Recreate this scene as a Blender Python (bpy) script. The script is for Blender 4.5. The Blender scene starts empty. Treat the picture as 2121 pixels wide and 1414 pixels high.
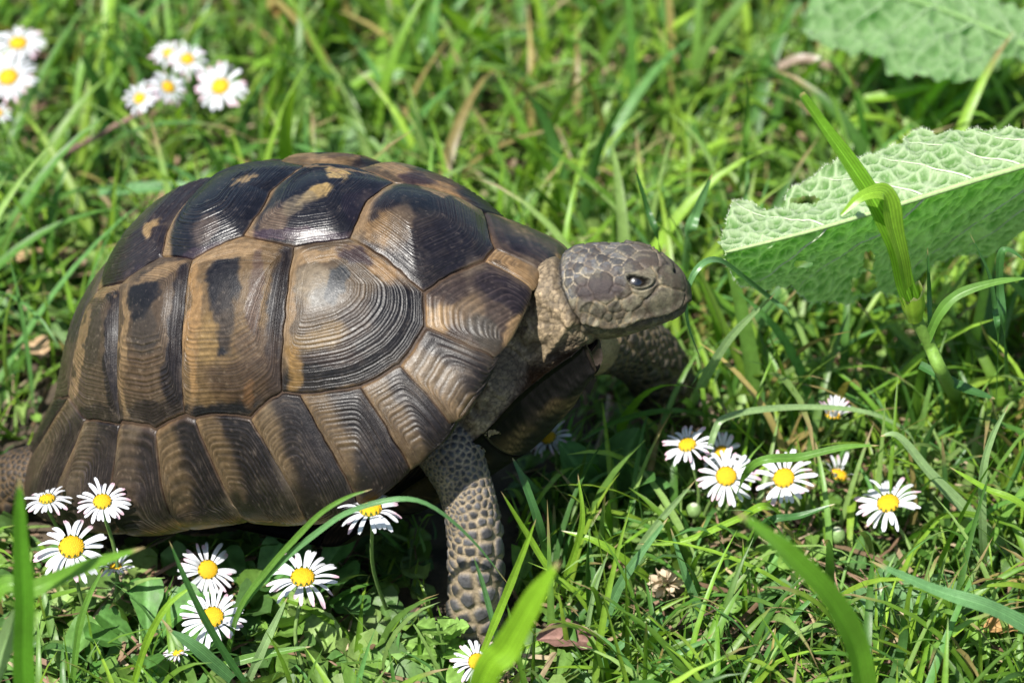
import bpy, bmesh, math, random
import numpy as np
from mathutils import Vector, Matrix
from mathutils.bvhtree import BVHTree

# ------------------------------------------------------------------ camera, sky, sun, exposure
sc = bpy.context.scene
COL = sc.collection
TH = math.radians(36.0); DIST = 1.15; DZ = 0.037
FOCUS = np.array([0.0, 0.0, 0.05 + DZ])
CAM = FOCUS + DIST * np.array([0, -math.cos(TH), math.sin(TH)])
FWD = np.array([0, math.cos(TH), -math.sin(TH)]); UPV = np.array([0, math.sin(TH), math.cos(TH)])
FPX = 2121 * 100 / 36.0
cd = bpy.data.cameras.new('camera'); cam = bpy.data.objects.new('camera', cd); COL.objects.link(cam)
cam.location = CAM; cam.rotation_euler = (math.pi / 2 - TH, 0, 0)
cd.lens = 100; cd.sensor_width = 36; cd.clip_start = 0.01; cd.clip_end = 1000
cd.dof.use_dof = True; cd.dof.focus_distance = 1.105; cd.dof.aperture_fstop = 7.6
sc.camera = cam
SUN_V = np.array([-.38, -.48, 1.0])      # high, from the left and the camera's side
SD = SUN_V / np.linalg.norm(SUN_V); SUN_EL = math.asin(SD[2])
ld = bpy.data.lights.new('sun', 'SUN'); ld.energy = 5.0; ld.angle = math.radians(0.55); ld.color = (1, .965, .9)
lo = bpy.data.objects.new('sun', ld); COL.objects.link(lo)
lo.rotation_euler = Vector(SD).to_track_quat('Z', 'Y').to_euler()
w = bpy.data.worlds.new('World'); sc.world = w; w.use_nodes = True
wn = w.node_tree; bg = wn.nodes['Background']; sky = wn.nodes.new('ShaderNodeTexSky')
sky.sky_type = 'NISHITA'; sky.sun_disc = False; sky.sun_elevation = SUN_EL
sky.sun_rotation = math.atan2(SD[0], SD[1])
wn.links.new(sky.outputs[0], bg.inputs[0]); bg.inputs[1].default_value = 0.085
sc.view_settings.view_transform = 'Standard'; sc.view_settings.look = 'None'
sc.view_settings.exposure = 0.92; sc.view_settings.gamma = 1
sc.render.engine = 'CYCLES'
sc.cycles.use_denoising = True
sc.cycles.max_bounces = 6; sc.cycles.transparent_max_bounces = 6; sc.cycles.transmission_bounces = 4
sc.cycles.diffuse_bounces = 3; sc.cycles.glossy_bounces = 2; sc.cycles.sample_clamp_indirect = 4
sc.cycles.use_adaptive_sampling = True; sc.cycles.adaptive_threshold = 0.02

# ------------------------------------------------------------------ numeric helpers
rng = np.random.default_rng(7)
def proj(P):
    d = np.asarray(P, float) - CAM; z = d @ FWD
    return np.stack([1060.5 + FPX * d[..., 0] / z, 707 - FPX * (d @ UPV) / z], -1)
def raydir(px, py):
    d = FWD + (px - 1060.5) / FPX * np.array([1, 0, 0]) - (py - 707) / FPX * UPV
    return d
def uy(px, py, y):
    d = raydir(px, py); return CAM + d * ((y - CAM[1]) / d[1])
def uz(px, py, z=0.0):
    d = raydir(px, py); return CAM + d * ((z - CAM[2]) / d[2])
def sm(x, a, b):
    t = np.clip((x - a) / (b - a), 0, 1); return t * t * (3 - 2 * t)
def lin(c):
    c = np.asarray(c, float) / 255.0
    return np.where(c <= .04045, c / 12.92, ((c + .055) / 1.055) ** 2.4)
def _h(i, j, k):
    n = (i.astype(np.int64) * 374761393 + j.astype(np.int64) * 668265263 + k.astype(np.int64) * 2147483647) & 0xffffffff
    n = ((n ^ (n >> 13)) * 1274126177) & 0xffffffff
    return ((n ^ (n >> 16)) & 0xffff) / 65535.0
def vnoise(P, f, seed=0):
    Q = np.asarray(P, float) * f + seed * 17.31; I = np.floor(Q); fr = Q - I; fr = fr * fr * (3 - 2 * fr); I = I.astype(np.int64)
    o = 0
    for a in (0, 1):
        wa = fr[..., 0] if a else 1 - fr[..., 0]
        for b in (0, 1):
            wb = fr[..., 1] if b else 1 - fr[..., 1]
            for c in (0, 1):
                wc = fr[..., 2] if c else 1 - fr[..., 2]
                o = o + wa * wb * wc * _h(I[..., 0] + a, I[..., 1] + b, I[..., 2] + c)
    return o
def fbm(P, f, oct=3, seed=0):
    s = 0; a = .5; t = 0
    for o in range(oct):
        s = s + a * vnoise(P, f * 2 ** o, seed + o); t += a; a *= .5
    return s / t
def norm(v):
    v = np.asarray(v, float); return v / np.maximum(np.linalg.norm(v, axis=-1, keepdims=True), 1e-12)
def catmull(pts, n):
    P = np.array(pts, float)
    if len(P) == 2: P = np.array([P[0], (P[0] + P[1]) / 2, P[1]])
    E = np.concatenate([[2 * P[0] - P[1]], P, [2 * P[-1] - P[-2]]])
    out = []; m = len(P) - 1
    for u in np.linspace(0, m, n):
        i = min(int(u), m - 1); t = u - i; a, b, c, d = E[i:i + 4]
        out.append(.5 * (2 * b + (c - a) * t + (2 * a - 5 * b + 4 * c - d) * t * t + (3 * b - a - 3 * c + d) * t ** 3))
    return np.array(out)
def interp_rows(x, xs, rows):
    rows = np.array(rows, float)
    return np.stack([np.interp(x, xs, rows[:, i]) for i in range(rows.shape[1])], -1)

# ------------------------------------------------------------------ object helpers
def new_mesh(name, V, F, col=None, smooth=True, extra=None):
    V = np.asarray(V, float).reshape(-1, 3)
    me = bpy.data.meshes.new(name)
    F = np.asarray(F)
    if F.dtype != object and F.ndim == 2:
        nf, k = F.shape
        me.vertices.add(len(V)); me.vertices.foreach_set('co', V.astype(np.float32).ravel())
        me.loops.add(nf * k); me.loops.foreach_set('vertex_index', F.astype(np.int32).ravel())
        me.polygons.add(nf); me.polygons.foreach_set('loop_start', np.arange(0, nf * k, k, dtype=np.int32))
        me.update(calc_edges=True); me.validate()
    else:
        me.from_pydata(V.tolist(), [], [list(map(int, f)) for f in F]); me.update()
    if col is not None: set_col(me, col)
    if extra:
        for k_, a in extra.items():
            at = me.attributes.new(k_, 'FLOAT', 'POINT'); at.data.foreach_set('value', np.asarray(a, np.float32).ravel())
    if smooth: me.polygons.foreach_set('use_smooth', np.ones(len(me.polygons), bool))
    return me
def set_col(me, col):
    col = np.asarray(col, np.float32).reshape(-1, col.shape[-1])
    c4 = np.ones((len(me.vertices), 4), np.float32); c4[:, :3] = col[:, :3]
    at = me.attributes.new('Col', 'FLOAT_COLOR', 'POINT'); at.data.foreach_set('color', c4.ravel())
def link(name, me, mat=None, parent=None):
    o = bpy.data.objects.new(name, me); COL.objects.link(o)
    if mat is not None and me is not None and not me.materials: me.materials.append(mat)
    if parent is not None: o.parent = parent
    return o
def tag(o, label=None, cat=None, group=None, kind=None):
    if label: o['label'] = label
    if cat: o['category'] = cat
    if group: o['group'] = group
    if kind: o['kind'] = kind
    return o
def empty(name, loc=(0, 0, 0)):
    o = bpy.data.objects.new(name, None); COL.objects.link(o); o.location = Vector(loc); o.empty_display_size = .01
    return o
def grid_faces(nu, nv, wrap_v=False, off=0):
    i, j = np.meshgrid(np.arange(nu - 1), np.arange(nv if wrap_v else nv - 1), indexing='ij')
    a = i * nv + j; b = i * nv + (j + 1) % nv; c = (i + 1) * nv + (j + 1) % nv; d = (i + 1) * nv + j
    return (np.stack([a, b, c, d], -1).reshape(-1, 4) + off)
def frames(P):
    T = norm(np.gradient(P, axis=0)); ref = np.array([0, 0, 1.]) if abs(T[0][2]) < .9 else np.array([1., 0, 0])
    n = norm(np.cross(np.cross(T[0], ref), T[0])); N = []
    for t in T:
        n = norm(n - t * (n @ t)); N.append(n)
    N = np.array(N); return T, N, np.cross(T, N)
def tube(P, R, ns=8, cap=True):
    P = np.array(P, float); R = np.asarray(R, float) * np.ones(len(P)); T, N, B = frames(P)
    a = np.linspace(0, 2 * math.pi, ns, endpoint=False)
    V = P[:, None] + R[:, None, None] * (np.cos(a)[None, :, None] * N[:, None] + np.sin(a)[None, :, None] * B[:, None])
    F = grid_faces(len(P), ns, True); V = V.reshape(-1, 3)
    if cap:
        c0, c1 = len(V), len(V) + 1; V = np.concatenate([V, P[:1], P[-1:]])
        j = np.arange(ns); k = (j + 1) % ns; o = (len(P) - 1) * ns
        F = np.concatenate([F, np.stack([k, j, j * 0 + c0, j * 0 + c0], -1), np.stack([o + j, o + k, j * 0 + c1, j * 0 + c1], -1)])
    return V, F
def tri_fix(F):      # quads that repeat their last vertex become triangles
    return [list(f[:3]) if f[2] == f[3] else list(f) for f in F.tolist()]
class MB:            # collects pieces of one mesh
    def __init__(s): s.V = []; s.F = []; s.C = []; s.n = 0
    def add(s, V, F, col=(1, 1, 1)):
        V = np.asarray(V, float).reshape(-1, 3); s.V.append(V)
        s.F += [[int(i) + s.n for i in f] for f in F]; s.n += len(V)
        c = np.asarray(col, float); s.C.append(np.broadcast_to(c, (len(V), 3)) if c.ndim == 1 else c.reshape(-1, 3))
    def mesh(s, name, smooth=True):
        return new_mesh(name, np.concatenate(s.V), np.array(s.F + [[0]], dtype=object)[:-1], np.concatenate(s.C), smooth)

# ------------------------------------------------------------------ materials (all procedural)
def mat_new(name):
    m = bpy.data.materials.new(name); m.use_nodes = True; nt = m.node_tree; nt.nodes.clear()
    out = nt.nodes.new('ShaderNodeOutputMaterial'); return m, nt, out
def N(nt, t, **kw):
    n = nt.nodes.new(t)
    for k, v in kw.items():
        if k in n.inputs: n.inputs[k].default_value = v
        else: setattr(n, k, v)
    return n
def make_mat(name, rough=.5, spec=.5, trans=0.0, tcol=(1.15, 1.25, .55), noise=(900, .35), bump=(1500, .15), coat=0., sheen=0., attr='Col', color=None, rnoise=.15, bdist=.0004, obj_random=0.):
    m, nt, out = mat_new(name); L = nt.links.new
    geo = N(nt, 'ShaderNodeTexCoord')
    if color is None:
        src = N(nt, 'ShaderNodeAttribute', attribute_name=attr).outputs['Color']
    else:
        rgb = N(nt, 'ShaderNodeRGB'); rgb.outputs[0].default_value = (*color, 1); src = rgb.outputs[0]
    nz = N(nt, 'ShaderNodeTexNoise', Scale=noise[0], Detail=4., Roughness=.6); L(geo.outputs['Object'], nz.inputs['Vector'])
    mr = N(nt, 'ShaderNodeMapRange'); L(nz.outputs[0], mr.inputs[0]); mr.inputs[1].default_value = .25; mr.inputs[2].default_value = .75
    mr.inputs[3].default_value = 1 - noise[1]; mr.inputs[4].default_value = 1 + noise[1]
    mul = N(nt, 'ShaderNodeVectorMath', operation='SCALE'); L(src, mul.inputs[0]); L(mr.outputs[0], mul.inputs['Scale'])
    colr = mul.outputs[0]
    if obj_random:
        oi = N(nt, 'ShaderNodeObjectInfo'); m2 = N(nt, 'ShaderNodeMapRange'); L(oi.outputs['Random'], m2.inputs[0])
        m2.inputs[3].default_value = 1 - obj_random; m2.inputs[4].default_value = 1 + obj_random
        mu2 = N(nt, 'ShaderNodeVectorMath', operation='SCALE'); L(colr, mu2.inputs[0]); L(m2.outputs[0], mu2.inputs['Scale']); colr = mu2.outputs[0]
    p = N(nt, 'ShaderNodeBsdfPrincipled'); L(colr, p.inputs['Base Color'])
    p.inputs['Specular IOR Level'].default_value = spec
    rr = N(nt, 'ShaderNodeMapRange'); L(nz.outputs[0], rr.inputs[0]); rr.inputs[3].default_value = max(.05, rough - rnoise); rr.inputs[4].default_value = min(1, rough + rnoise)
    L(rr.outputs[0], p.inputs['Roughness'])
    p.inputs['Coat Weight'].default_value = coat; p.inputs['Coat Roughness'].default_value = .3
    if sheen:
        p.inputs['Sheen Weight'].default_value = sheen; p.inputs['Sheen Roughness'].default_value = .4
    if bump[1]:
        nb = N(nt, 'ShaderNodeTexNoise', Scale=bump[0], Detail=3.); L(geo.outputs['Object'], nb.inputs['Vector'])
        bp = N(nt, 'ShaderNodeBump', Strength=bump[1], Distance=bdist); L(nb.outputs[0], bp.inputs['Height']); L(bp.outputs[0], p.inputs['Normal'])
    if trans:
        tr = N(nt, 'ShaderNodeBsdfTranslucent'); tm = N(nt, 'ShaderNodeVectorMath', operation='MULTIPLY'); tm.inputs[1].default_value = tcol
        L(colr, tm.inputs[0]); L(tm.outputs[0], tr.inputs[0])
        mx = N(nt, 'ShaderNodeMixShader'); mx.inputs[0].default_value = trans; L(p.outputs[0], mx.inputs[1]); L(tr.outputs[0], mx.inputs[2]); L(mx.outputs[0], out.inputs[0])
    else: L(p.outputs[0], out.inputs[0])
    return m
M = {}
M['scute'] = make_mat('scute_horn', rough=.40, spec=.27, noise=(420, .38), bump=(1500, .4), bdist=.00025, rnoise=.17)
M['scute_top'] = make_mat('scute_horn_glossy', rough=.33, spec=.4, noise=(420, .36), bump=(1500, .35), bdist=.00025, rnoise=.16)
M['seam'] = make_mat('shell_seam_horn', rough=.6, spec=.3, noise=(500, .3), bump=(900, .3))
M['skin'] = make_mat('tortoise_skin', rough=.58, spec=.3, noise=(900, .42), bump=(2200, .7), bdist=.0004)
M['eye'] = make_mat('eye_wet', rough=.06, spec=.8, noise=(600, .2), bump=(100, 0), coat=1., rnoise=.02)
M['claw'] = make_mat('claw_horn', rough=.4, color=tuple(lin((70, 62, 52))), noise=(600, .3))
M['grass'] = make_mat('grass', rough=.42, spec=.42, trans=.42, noise=(260, .22), bump=(1200, .1))
M['hero'] = make_mat('grass_blade', rough=.36, spec=.5, trans=.42, noise=(500, .14), bump=(1600, .15))
M['weed'] = make_mat('weed_leaf', rough=.5, spec=.35, trans=.3, noise=(380, .25), bump=(700, .35))
M['straw'] = make_mat('straw', rough=.7, spec=.2, trans=.15, tcol=(1, .95, .8), noise=(500, .3), bump=(900, .2))
M['petal'] = make_mat('daisy_petal', rough=.55, spec=.25, trans=.3, tcol=(1, 1, 1), noise=(500, .05), bump=(900, .1))
M['disc'] = make_mat('daisy_disc', rough=.6, spec=.2, noise=(1500, .2), bump=(2500, .4))
M['stem'] = make_mat('stem', rough=.55, spec=.3, trans=.12, noise=(600, .25), bump=(1500, .3))
M['leaf'] = make_mat('woolly_leaf', rough=.7, spec=.2, trans=.5, tcol=(.95, 1.4, .22), noise=(1200, .16), bump=(3000, .5), sheen=.3)
M['plastron'] = make_mat('plastron_horn', rough=.7, spec=.12, noise=(420, .4), bump=(1200, .5), bdist=.0003)
M['hair'] = make_mat('leaf_hair', rough=.6, spec=.3, trans=.4, tcol=(1, 1, .9), color=(.7, .75, .6), bump=(100, 0))
M['twig'] = make_mat('twig', rough=.8, spec=.2, noise=(500, .5), bump=(900, .6))

# ------------------------------------------------------------------ ground
def soil_mat():
    m, nt, out = mat_new('soil'); L = nt.links.new; tc = N(nt, 'ShaderNodeTexCoord')
    n1 = N(nt, 'ShaderNodeTexNoise', Scale=60., Detail=8., Roughness=.7); L(tc.outputs['Object'], n1.inputs[0])
    r1 = N(nt, 'ShaderNodeValToRGB'); L(n1.outputs[0], r1.inputs[0])
    r1.color_ramp.elements[0].color = (.022, .016, .010, 1); r1.color_ramp.elements[0].position = .35
    r1.color_ramp.elements[1].color = (.13, .095, .06, 1); r1.color_ramp.elements[1].position = .7
    n2 = N(nt, 'ShaderNodeTexNoise', Scale=9., Detail=6.); L(tc.outputs['Object'], n2.inputs[0])
    r2 = N(nt, 'ShaderNodeValToRGB'); L(n2.outputs[0], r2.inputs[0])
    r2.color_ramp.elements[0].color = (.03, .07, .012, 1); r2.color_ramp.elements[1].color = (.09, .17, .03, 1)
    le = N(nt, 'ShaderNodeVectorMath', operation='LENGTH'); L(tc.outputs['Object'], le.inputs[0])
    mr = N(nt, 'ShaderNodeMapRange'); L(le.outputs['Value'], mr.inputs[0]); mr.inputs[1].default_value = .9; mr.inputs[2].default_value = 1.7
    mx = N(nt, 'ShaderNodeMix', data_type='RGBA'); L(mr.outputs[0], mx.inputs[0]); L(r1.outputs[0], mx.inputs[6]); L(r2.outputs[0], mx.inputs[7])
    p = N(nt, 'ShaderNodeBsdfPrincipled', Roughness=.95); L(mx.outputs[2], p.inputs['Base Color'])
    bp = N(nt, 'ShaderNodeBump', Strength=.8, Distance=.004); L(n1.outputs[0], bp.inputs['Height']); L(bp.outputs[0], p.inputs['Normal'])
    L(p.outputs[0], out.inputs[0]); return m
def ground_z(x, y):
    P = np.stack([x, y, 0 * x], -1)
    return (fbm(P, 9, 3, 3) - .5) * .016 + (fbm(P, 60, 2, 5) - .5) * .006 - .004
gx = np.concatenate([[-300, -60, -12, -4, -2], np.linspace(-1.2, 1.2, 241), [2, 4, 12, 60, 300]])
gy = np.concatenate([[-300, -60, -12, -4, -1.5], np.linspace(-.8, 1.6, 241), [2.5, 4, 12, 60, 300]])
GX, GY = np.meshgrid(gx, gy, indexing='ij')
far = sm(np.hypot(GX, GY), 1.0, 2.0)
GZ = ground_z(GX, GY) * (1 - far)
g = link('ground', new_mesh('ground', np.stack([GX, GY, GZ], -1), grid_faces(len(gx), len(gy))[:, ::-1]), soil_mat()); tag(g, 'brown soil and thatch under the grass', kind='structure')

# ------------------------------------------------------------------ tortoise: the form of the shell
PS = dict(yaw=0.3806, pit=0.2938, tx=-0.0764, ty=0.0, tz=0.0193 + DZ, Lf=0.0971, Lr=0.115, W=0.0814, H=0.099, mf=2.0066, ms=2.4975, mr=2.12, zf=0.0532, zs=0.0074, zr=-0.0131,
          ff=0.0155, fr=0.0245, tuck=0.0145, n=2.3118, qs=1.9002, nf=2.4931, fd=0.0007, zd=-0.0137)
def dome(A, PH):
    p = PS; c, s = np.cos(A), np.sin(A)
    L = np.where(c > 0, p['Lf'], p['Lr']); n = np.where(c > 0, p['nf'], p['n'])
    R = ((np.abs(c) / L) ** n + (np.abs(s) / p['W']) ** n) ** (-1 / n)
    cp = np.clip(c, 0, 1); wf = cp ** 2; wr = np.clip(-c, 0, 1) ** 2; ws = s ** 2
    m = p['mf'] * wf + p['mr'] * wr + p['ms'] * ws; dg = (cp * np.abs(s) * 2) ** 2
    z0 = p['zf'] * wf + p['zr'] * wr + p['zs'] * ws + p['zd'] * dg
    fl = p['ff'] * wf ** .7 + p['fr'] * wr ** .7 + p['fd'] * dg
    t = np.clip(PH, 0, 1) * np.pi / 2
    r = R * np.cos(t) ** (2 / m) + fl * np.exp(-(t / .28) ** 2); z = z0 + (p['H'] - z0) * np.sin(t) ** (2 / p['qs'])
    k = np.clip(-PH, 0, 1)
    r = r - k * k * (.35 * p['tuck'] + .012); z = z - np.sin(k * np.pi / 2) * p['tuck'] * (.25 + .75 * ws)
    return np.stack([r * c, r * s, z + 0 * r], -1)
cb, sb, cy, sy = math.cos(PS['pit']), math.sin(PS['pit']), math.cos(PS['yaw']), math.sin(PS['yaw'])
ROT = np.array([[cy * cb, sy, -cy * sb], [-sy * cb, cy, sy * sb], [sb, 0, cb]])
TR = np.array([PS['tx'], PS['ty'], PS['tz']])
def to_world(P): return np.asarray(P) @ ROT.T + TR
def to_local(P): return (np.asarray(P) - TR) @ ROT
def uv_dome(uv):
    uv = np.asarray(uv, float); rho = np.hypot(uv[..., 0], uv[..., 1]); a = np.arctan2(uv[..., 1], uv[..., 0])
    return dome(a, 1 - rho)
def uv_normal(uv):
    e = 4e-3; uv = np.asarray(uv, float)
    dx = uv_dome(uv + [e, 0]) - uv_dome(uv - [e, 0]); dy = uv_dome(uv + [0, e]) - uv_dome(uv - [0, e])
    return norm(np.cross(dx, dy))
na, npz = 180, 90
AA = np.linspace(-np.pi, np.pi, na, endpoint=False); PP = np.linspace(-1, .999, npz)
DG = dome(AA[None, :], PP[:, None])
bvh = BVHTree.FromPolygons([tuple(v) for v in to_world(DG).reshape(-1, 3)], [tuple(f) for f in grid_faces(npz, na, True).tolist()])
PTAB = np.linspace(-1, 1, 801)
def px_uv(px, py):
    d = raydir(px, py); h = bvh.ray_cast(Vector(CAM), Vector(d))[0]
    if h is None:                                     # just off the silhouette: nearest visible grid point
        q = proj(to_world(DG)).reshape(-1, 2); i = np.hypot(q[:, 0] - px, q[:, 1] - py).argmin(); l = DG.reshape(-1, 3)[i]
    else: l = to_local(np.array(h))
    a = math.atan2(l[1], l[0]); T = dome(np.full(801, a), PTAB); ph = PTAB[np.linalg.norm(T - l, axis=1).argmin()]
    return np.array([(1 - ph) * math.cos(a), (1 - ph) * math.sin(a)])
def mir(p): return np.array([p[0], -p[1]])
def pol(adeg, rho): return np.array([rho * math.cos(math.radians(adeg)), rho * math.sin(math.radians(adeg))])

tort = empty('tortoise', (PS['tx'], PS['ty'], 0))
tag(tort, 'brown and black domed tortoise walking through daisies towards the large leaf', 'tortoise')
def tlink(name, me, mat, parent):                     # world coordinates under the tortoise's empty
    o = link(name, me, mat, parent)
    o.matrix_parent_inverse = Matrix.Translation(-Vector(tort.location)) if parent is tort else Matrix.Identity(4)
    return o
base = dome(AA[None, :], PP[:, None]) - .0007 * uv_normal(np.stack([(1 - PP)[:, None] * np.cos(AA)[None], (1 - PP)[:, None] * np.sin(AA)[None]], -1))
bw = to_world(base); bcol = lin((84, 64, 48)) * .45 * (.75 + .5 * fbm(bw, 120, 3, 1))[..., None]
carapace = tlink('carapace', new_mesh('carapace', bw, grid_faces(npz, na, True), bcol), M['seam'], tort)

# traced corners of the scutes, as pixels of the photograph laid back on the dome (near side; the far side is the mirror image)
_px = dict(n12=(724, 494), f12=(813, 378), v2m=(608, 511), n23=(504, 489), v3m=(401, 537), n34=(337, 532), v4m=(258, 585), n45=(202, 605),
           v1s=(877, 607), v1k=(768, 518), nu=(1006, 541), c12b=(584, 814), c23b=(384, 859), c34b=(250, 877),
           m12=(881, 676), m23=(827, 755), m34=(746, 801), m45=(622, 820), m56=(519, 866), m67=(405, 866), m78=(323, 890), m89=(246, 881), m910=(176, 869), m1011=(143, 822),
           r12=(1049, 722), r23=(948, 876), r34=(842, 948), r45=(727, 1003), r56=(618, 1034), r67=(493, 1051), r78=(381, 1086), r89=(258, 1100), r910=(124, 990), r1011=(60, 968),
           a_c1=(662, 585), a_c2=(462, 590), a_c3=(300, 620), a_c4=(205, 680), a_v1=(850, 425), a_v2=(668, 388), a_v3=(455, 405), a_v4=(322, 462),
           c12a=(590, 660), c23a=(384, 640), c23c=(381, 769), c34a=(249, 690))
K = {k: px_uv(*v) for k, v in _px.items()}
def sym_mid(p): return np.array([p[0], 0.0])
K['n45'] = K['n45']
def rim(k, rho=None, da=0):
    a = math.degrees(math.atan2(K[k][1], K[k][0])) + da
    ws = abs(math.sin(math.radians(a))); c = math.cos(math.radians(a))
    r = 1.22 if rho is None else rho
    if rho is None:
        side = sm(ws, .72, .93); r = 1.12 + side * .68
    return pol(a, r)
front_rho = 1.08
aM = lambda k: math.degrees(math.atan2(K[k][1], K[k][0]))
v5a = pol(-166, .80); v5b = pol(166, .80)
K['m1112'] = v5a; K['r1112'] = pol(-167, 1.12)
K['nuf'] = pol(-2.6, front_rho); 
scutes = []   # name, label, polygon (disc coordinates), areola, kind
fm = lambda *ks: [mir(K[k]) for k in ks]
nn = lambda *ks: [K[k] for k in ks]
far_v1s, far_n12 = mir(K['v1s']), mir(K['n12'])
V = [
 ('v1', nn('n12', 'v1k', 'v1s', 'nu') + fm('nu', 'v1s', 'v1k', 'n12'), sym_mid(K['a_v1'])),
 ('v2', nn('n23', 'v2m', 'n12') + fm('n12', 'v2m', 'n23'), sym_mid(K['a_v2'])),
 ('v3', nn('n34', 'v3m', 'n23') + fm('n23', 'v3m', 'n34'), sym_mid(K['a_v3'])),
 ('v4', nn('n45', 'v4m', 'n34') + fm('n34', 'v4m', 'n45'), sym_mid(K['a_v4'])),
 ('v5', [K['m1112'], K['m1011'], K['n45']] + [mir(K['n45']), mir(K['m1011']), mir(K['m1112'])], pol(180, .52)),
]
C = [
 ('c1', nn('c12b', 'm45', 'm34', 'm23', 'm12', 'v1s', 'v1k', 'n12', 'v2m', 'c12a'), K['a_c1']),
 ('c2', nn('c23b', 'm67', 'm56', 'c12b', 'c12a', 'v2m', 'n23', 'v3m', 'c23a', 'c23c'), K['a_c2']),
 ('c3', nn('c34b', 'm78', 'c23b', 'c23c', 'c23a', 'v3m', 'n34', 'v4m', 'c34a'), K['a_c3']),
 ('c4', nn('m1011', 'm910', 'm89', 'c34b', 'c34a', 'v4m', 'n45'), K['a_c4']),
]
seams = ['12', '23', '34', '45', '56', '67', '78', '89', '910', '1011', '1112']
Mg = []
for i, s in enumerate(seams):
    tops = {'23': ['m23'], }
    if i == 0:
        poly = [K['m12'], K['r12'], rim('r12', front_rho), pol((aM('r12') - 2.6) / 2, front_rho + .02), K['nuf'], K['nu'], K['v1s']]; ar = K['r12'] * .75 + K['nuf'] * .12 + K['v1s'] * .13
        poly = [K['v1s'], K['m12'], K['r12'], rim('r12', front_rho), pol((aM('r12') - 2.6) / 2, front_rho + .015), K['nuf'], K['nu']]
        Mg.append(('m1', poly, None)); prev = s; continue
    ka, kb = 'm' + s, 'm' + seams[i - 1]; ra, rb = 'r' + s, 'r' + seams[i - 1]
    top = {'56': [K['c12b']], '78': [K['c23b']], '67': [], '89': [K['c34b']]}.get(s, [])
    if s == '45': top = []
    bA, bB = rim(ra), rim(rb)
    if i <= 2: bA = rim(ra, front_rho if i == 1 else 1.2); bB = rim(rb, front_rho)
    if i == 3: bB = rim(rb, 1.2)
    mid = (bA + bB) / 2; mid = mid / np.linalg.norm(mid) * (np.linalg.norm(bA) + np.linalg.norm(bB)) / 2 * 1.012
    poly = [K[ka], K[ra], bA, mid, bB, K[rb], K[kb]] + top[::-1]
    Mg.append(('m%d' % (i + 1), poly, None))
sup = [K['m1112'], K['r1112'], pol(180, 1.12), mir(K['r1112']), mir(K['m1112']), pol(180, .79)]
nuc = [K['nu'], K['nuf'], mir(K['nuf']), mir(K['nu'])]

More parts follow.
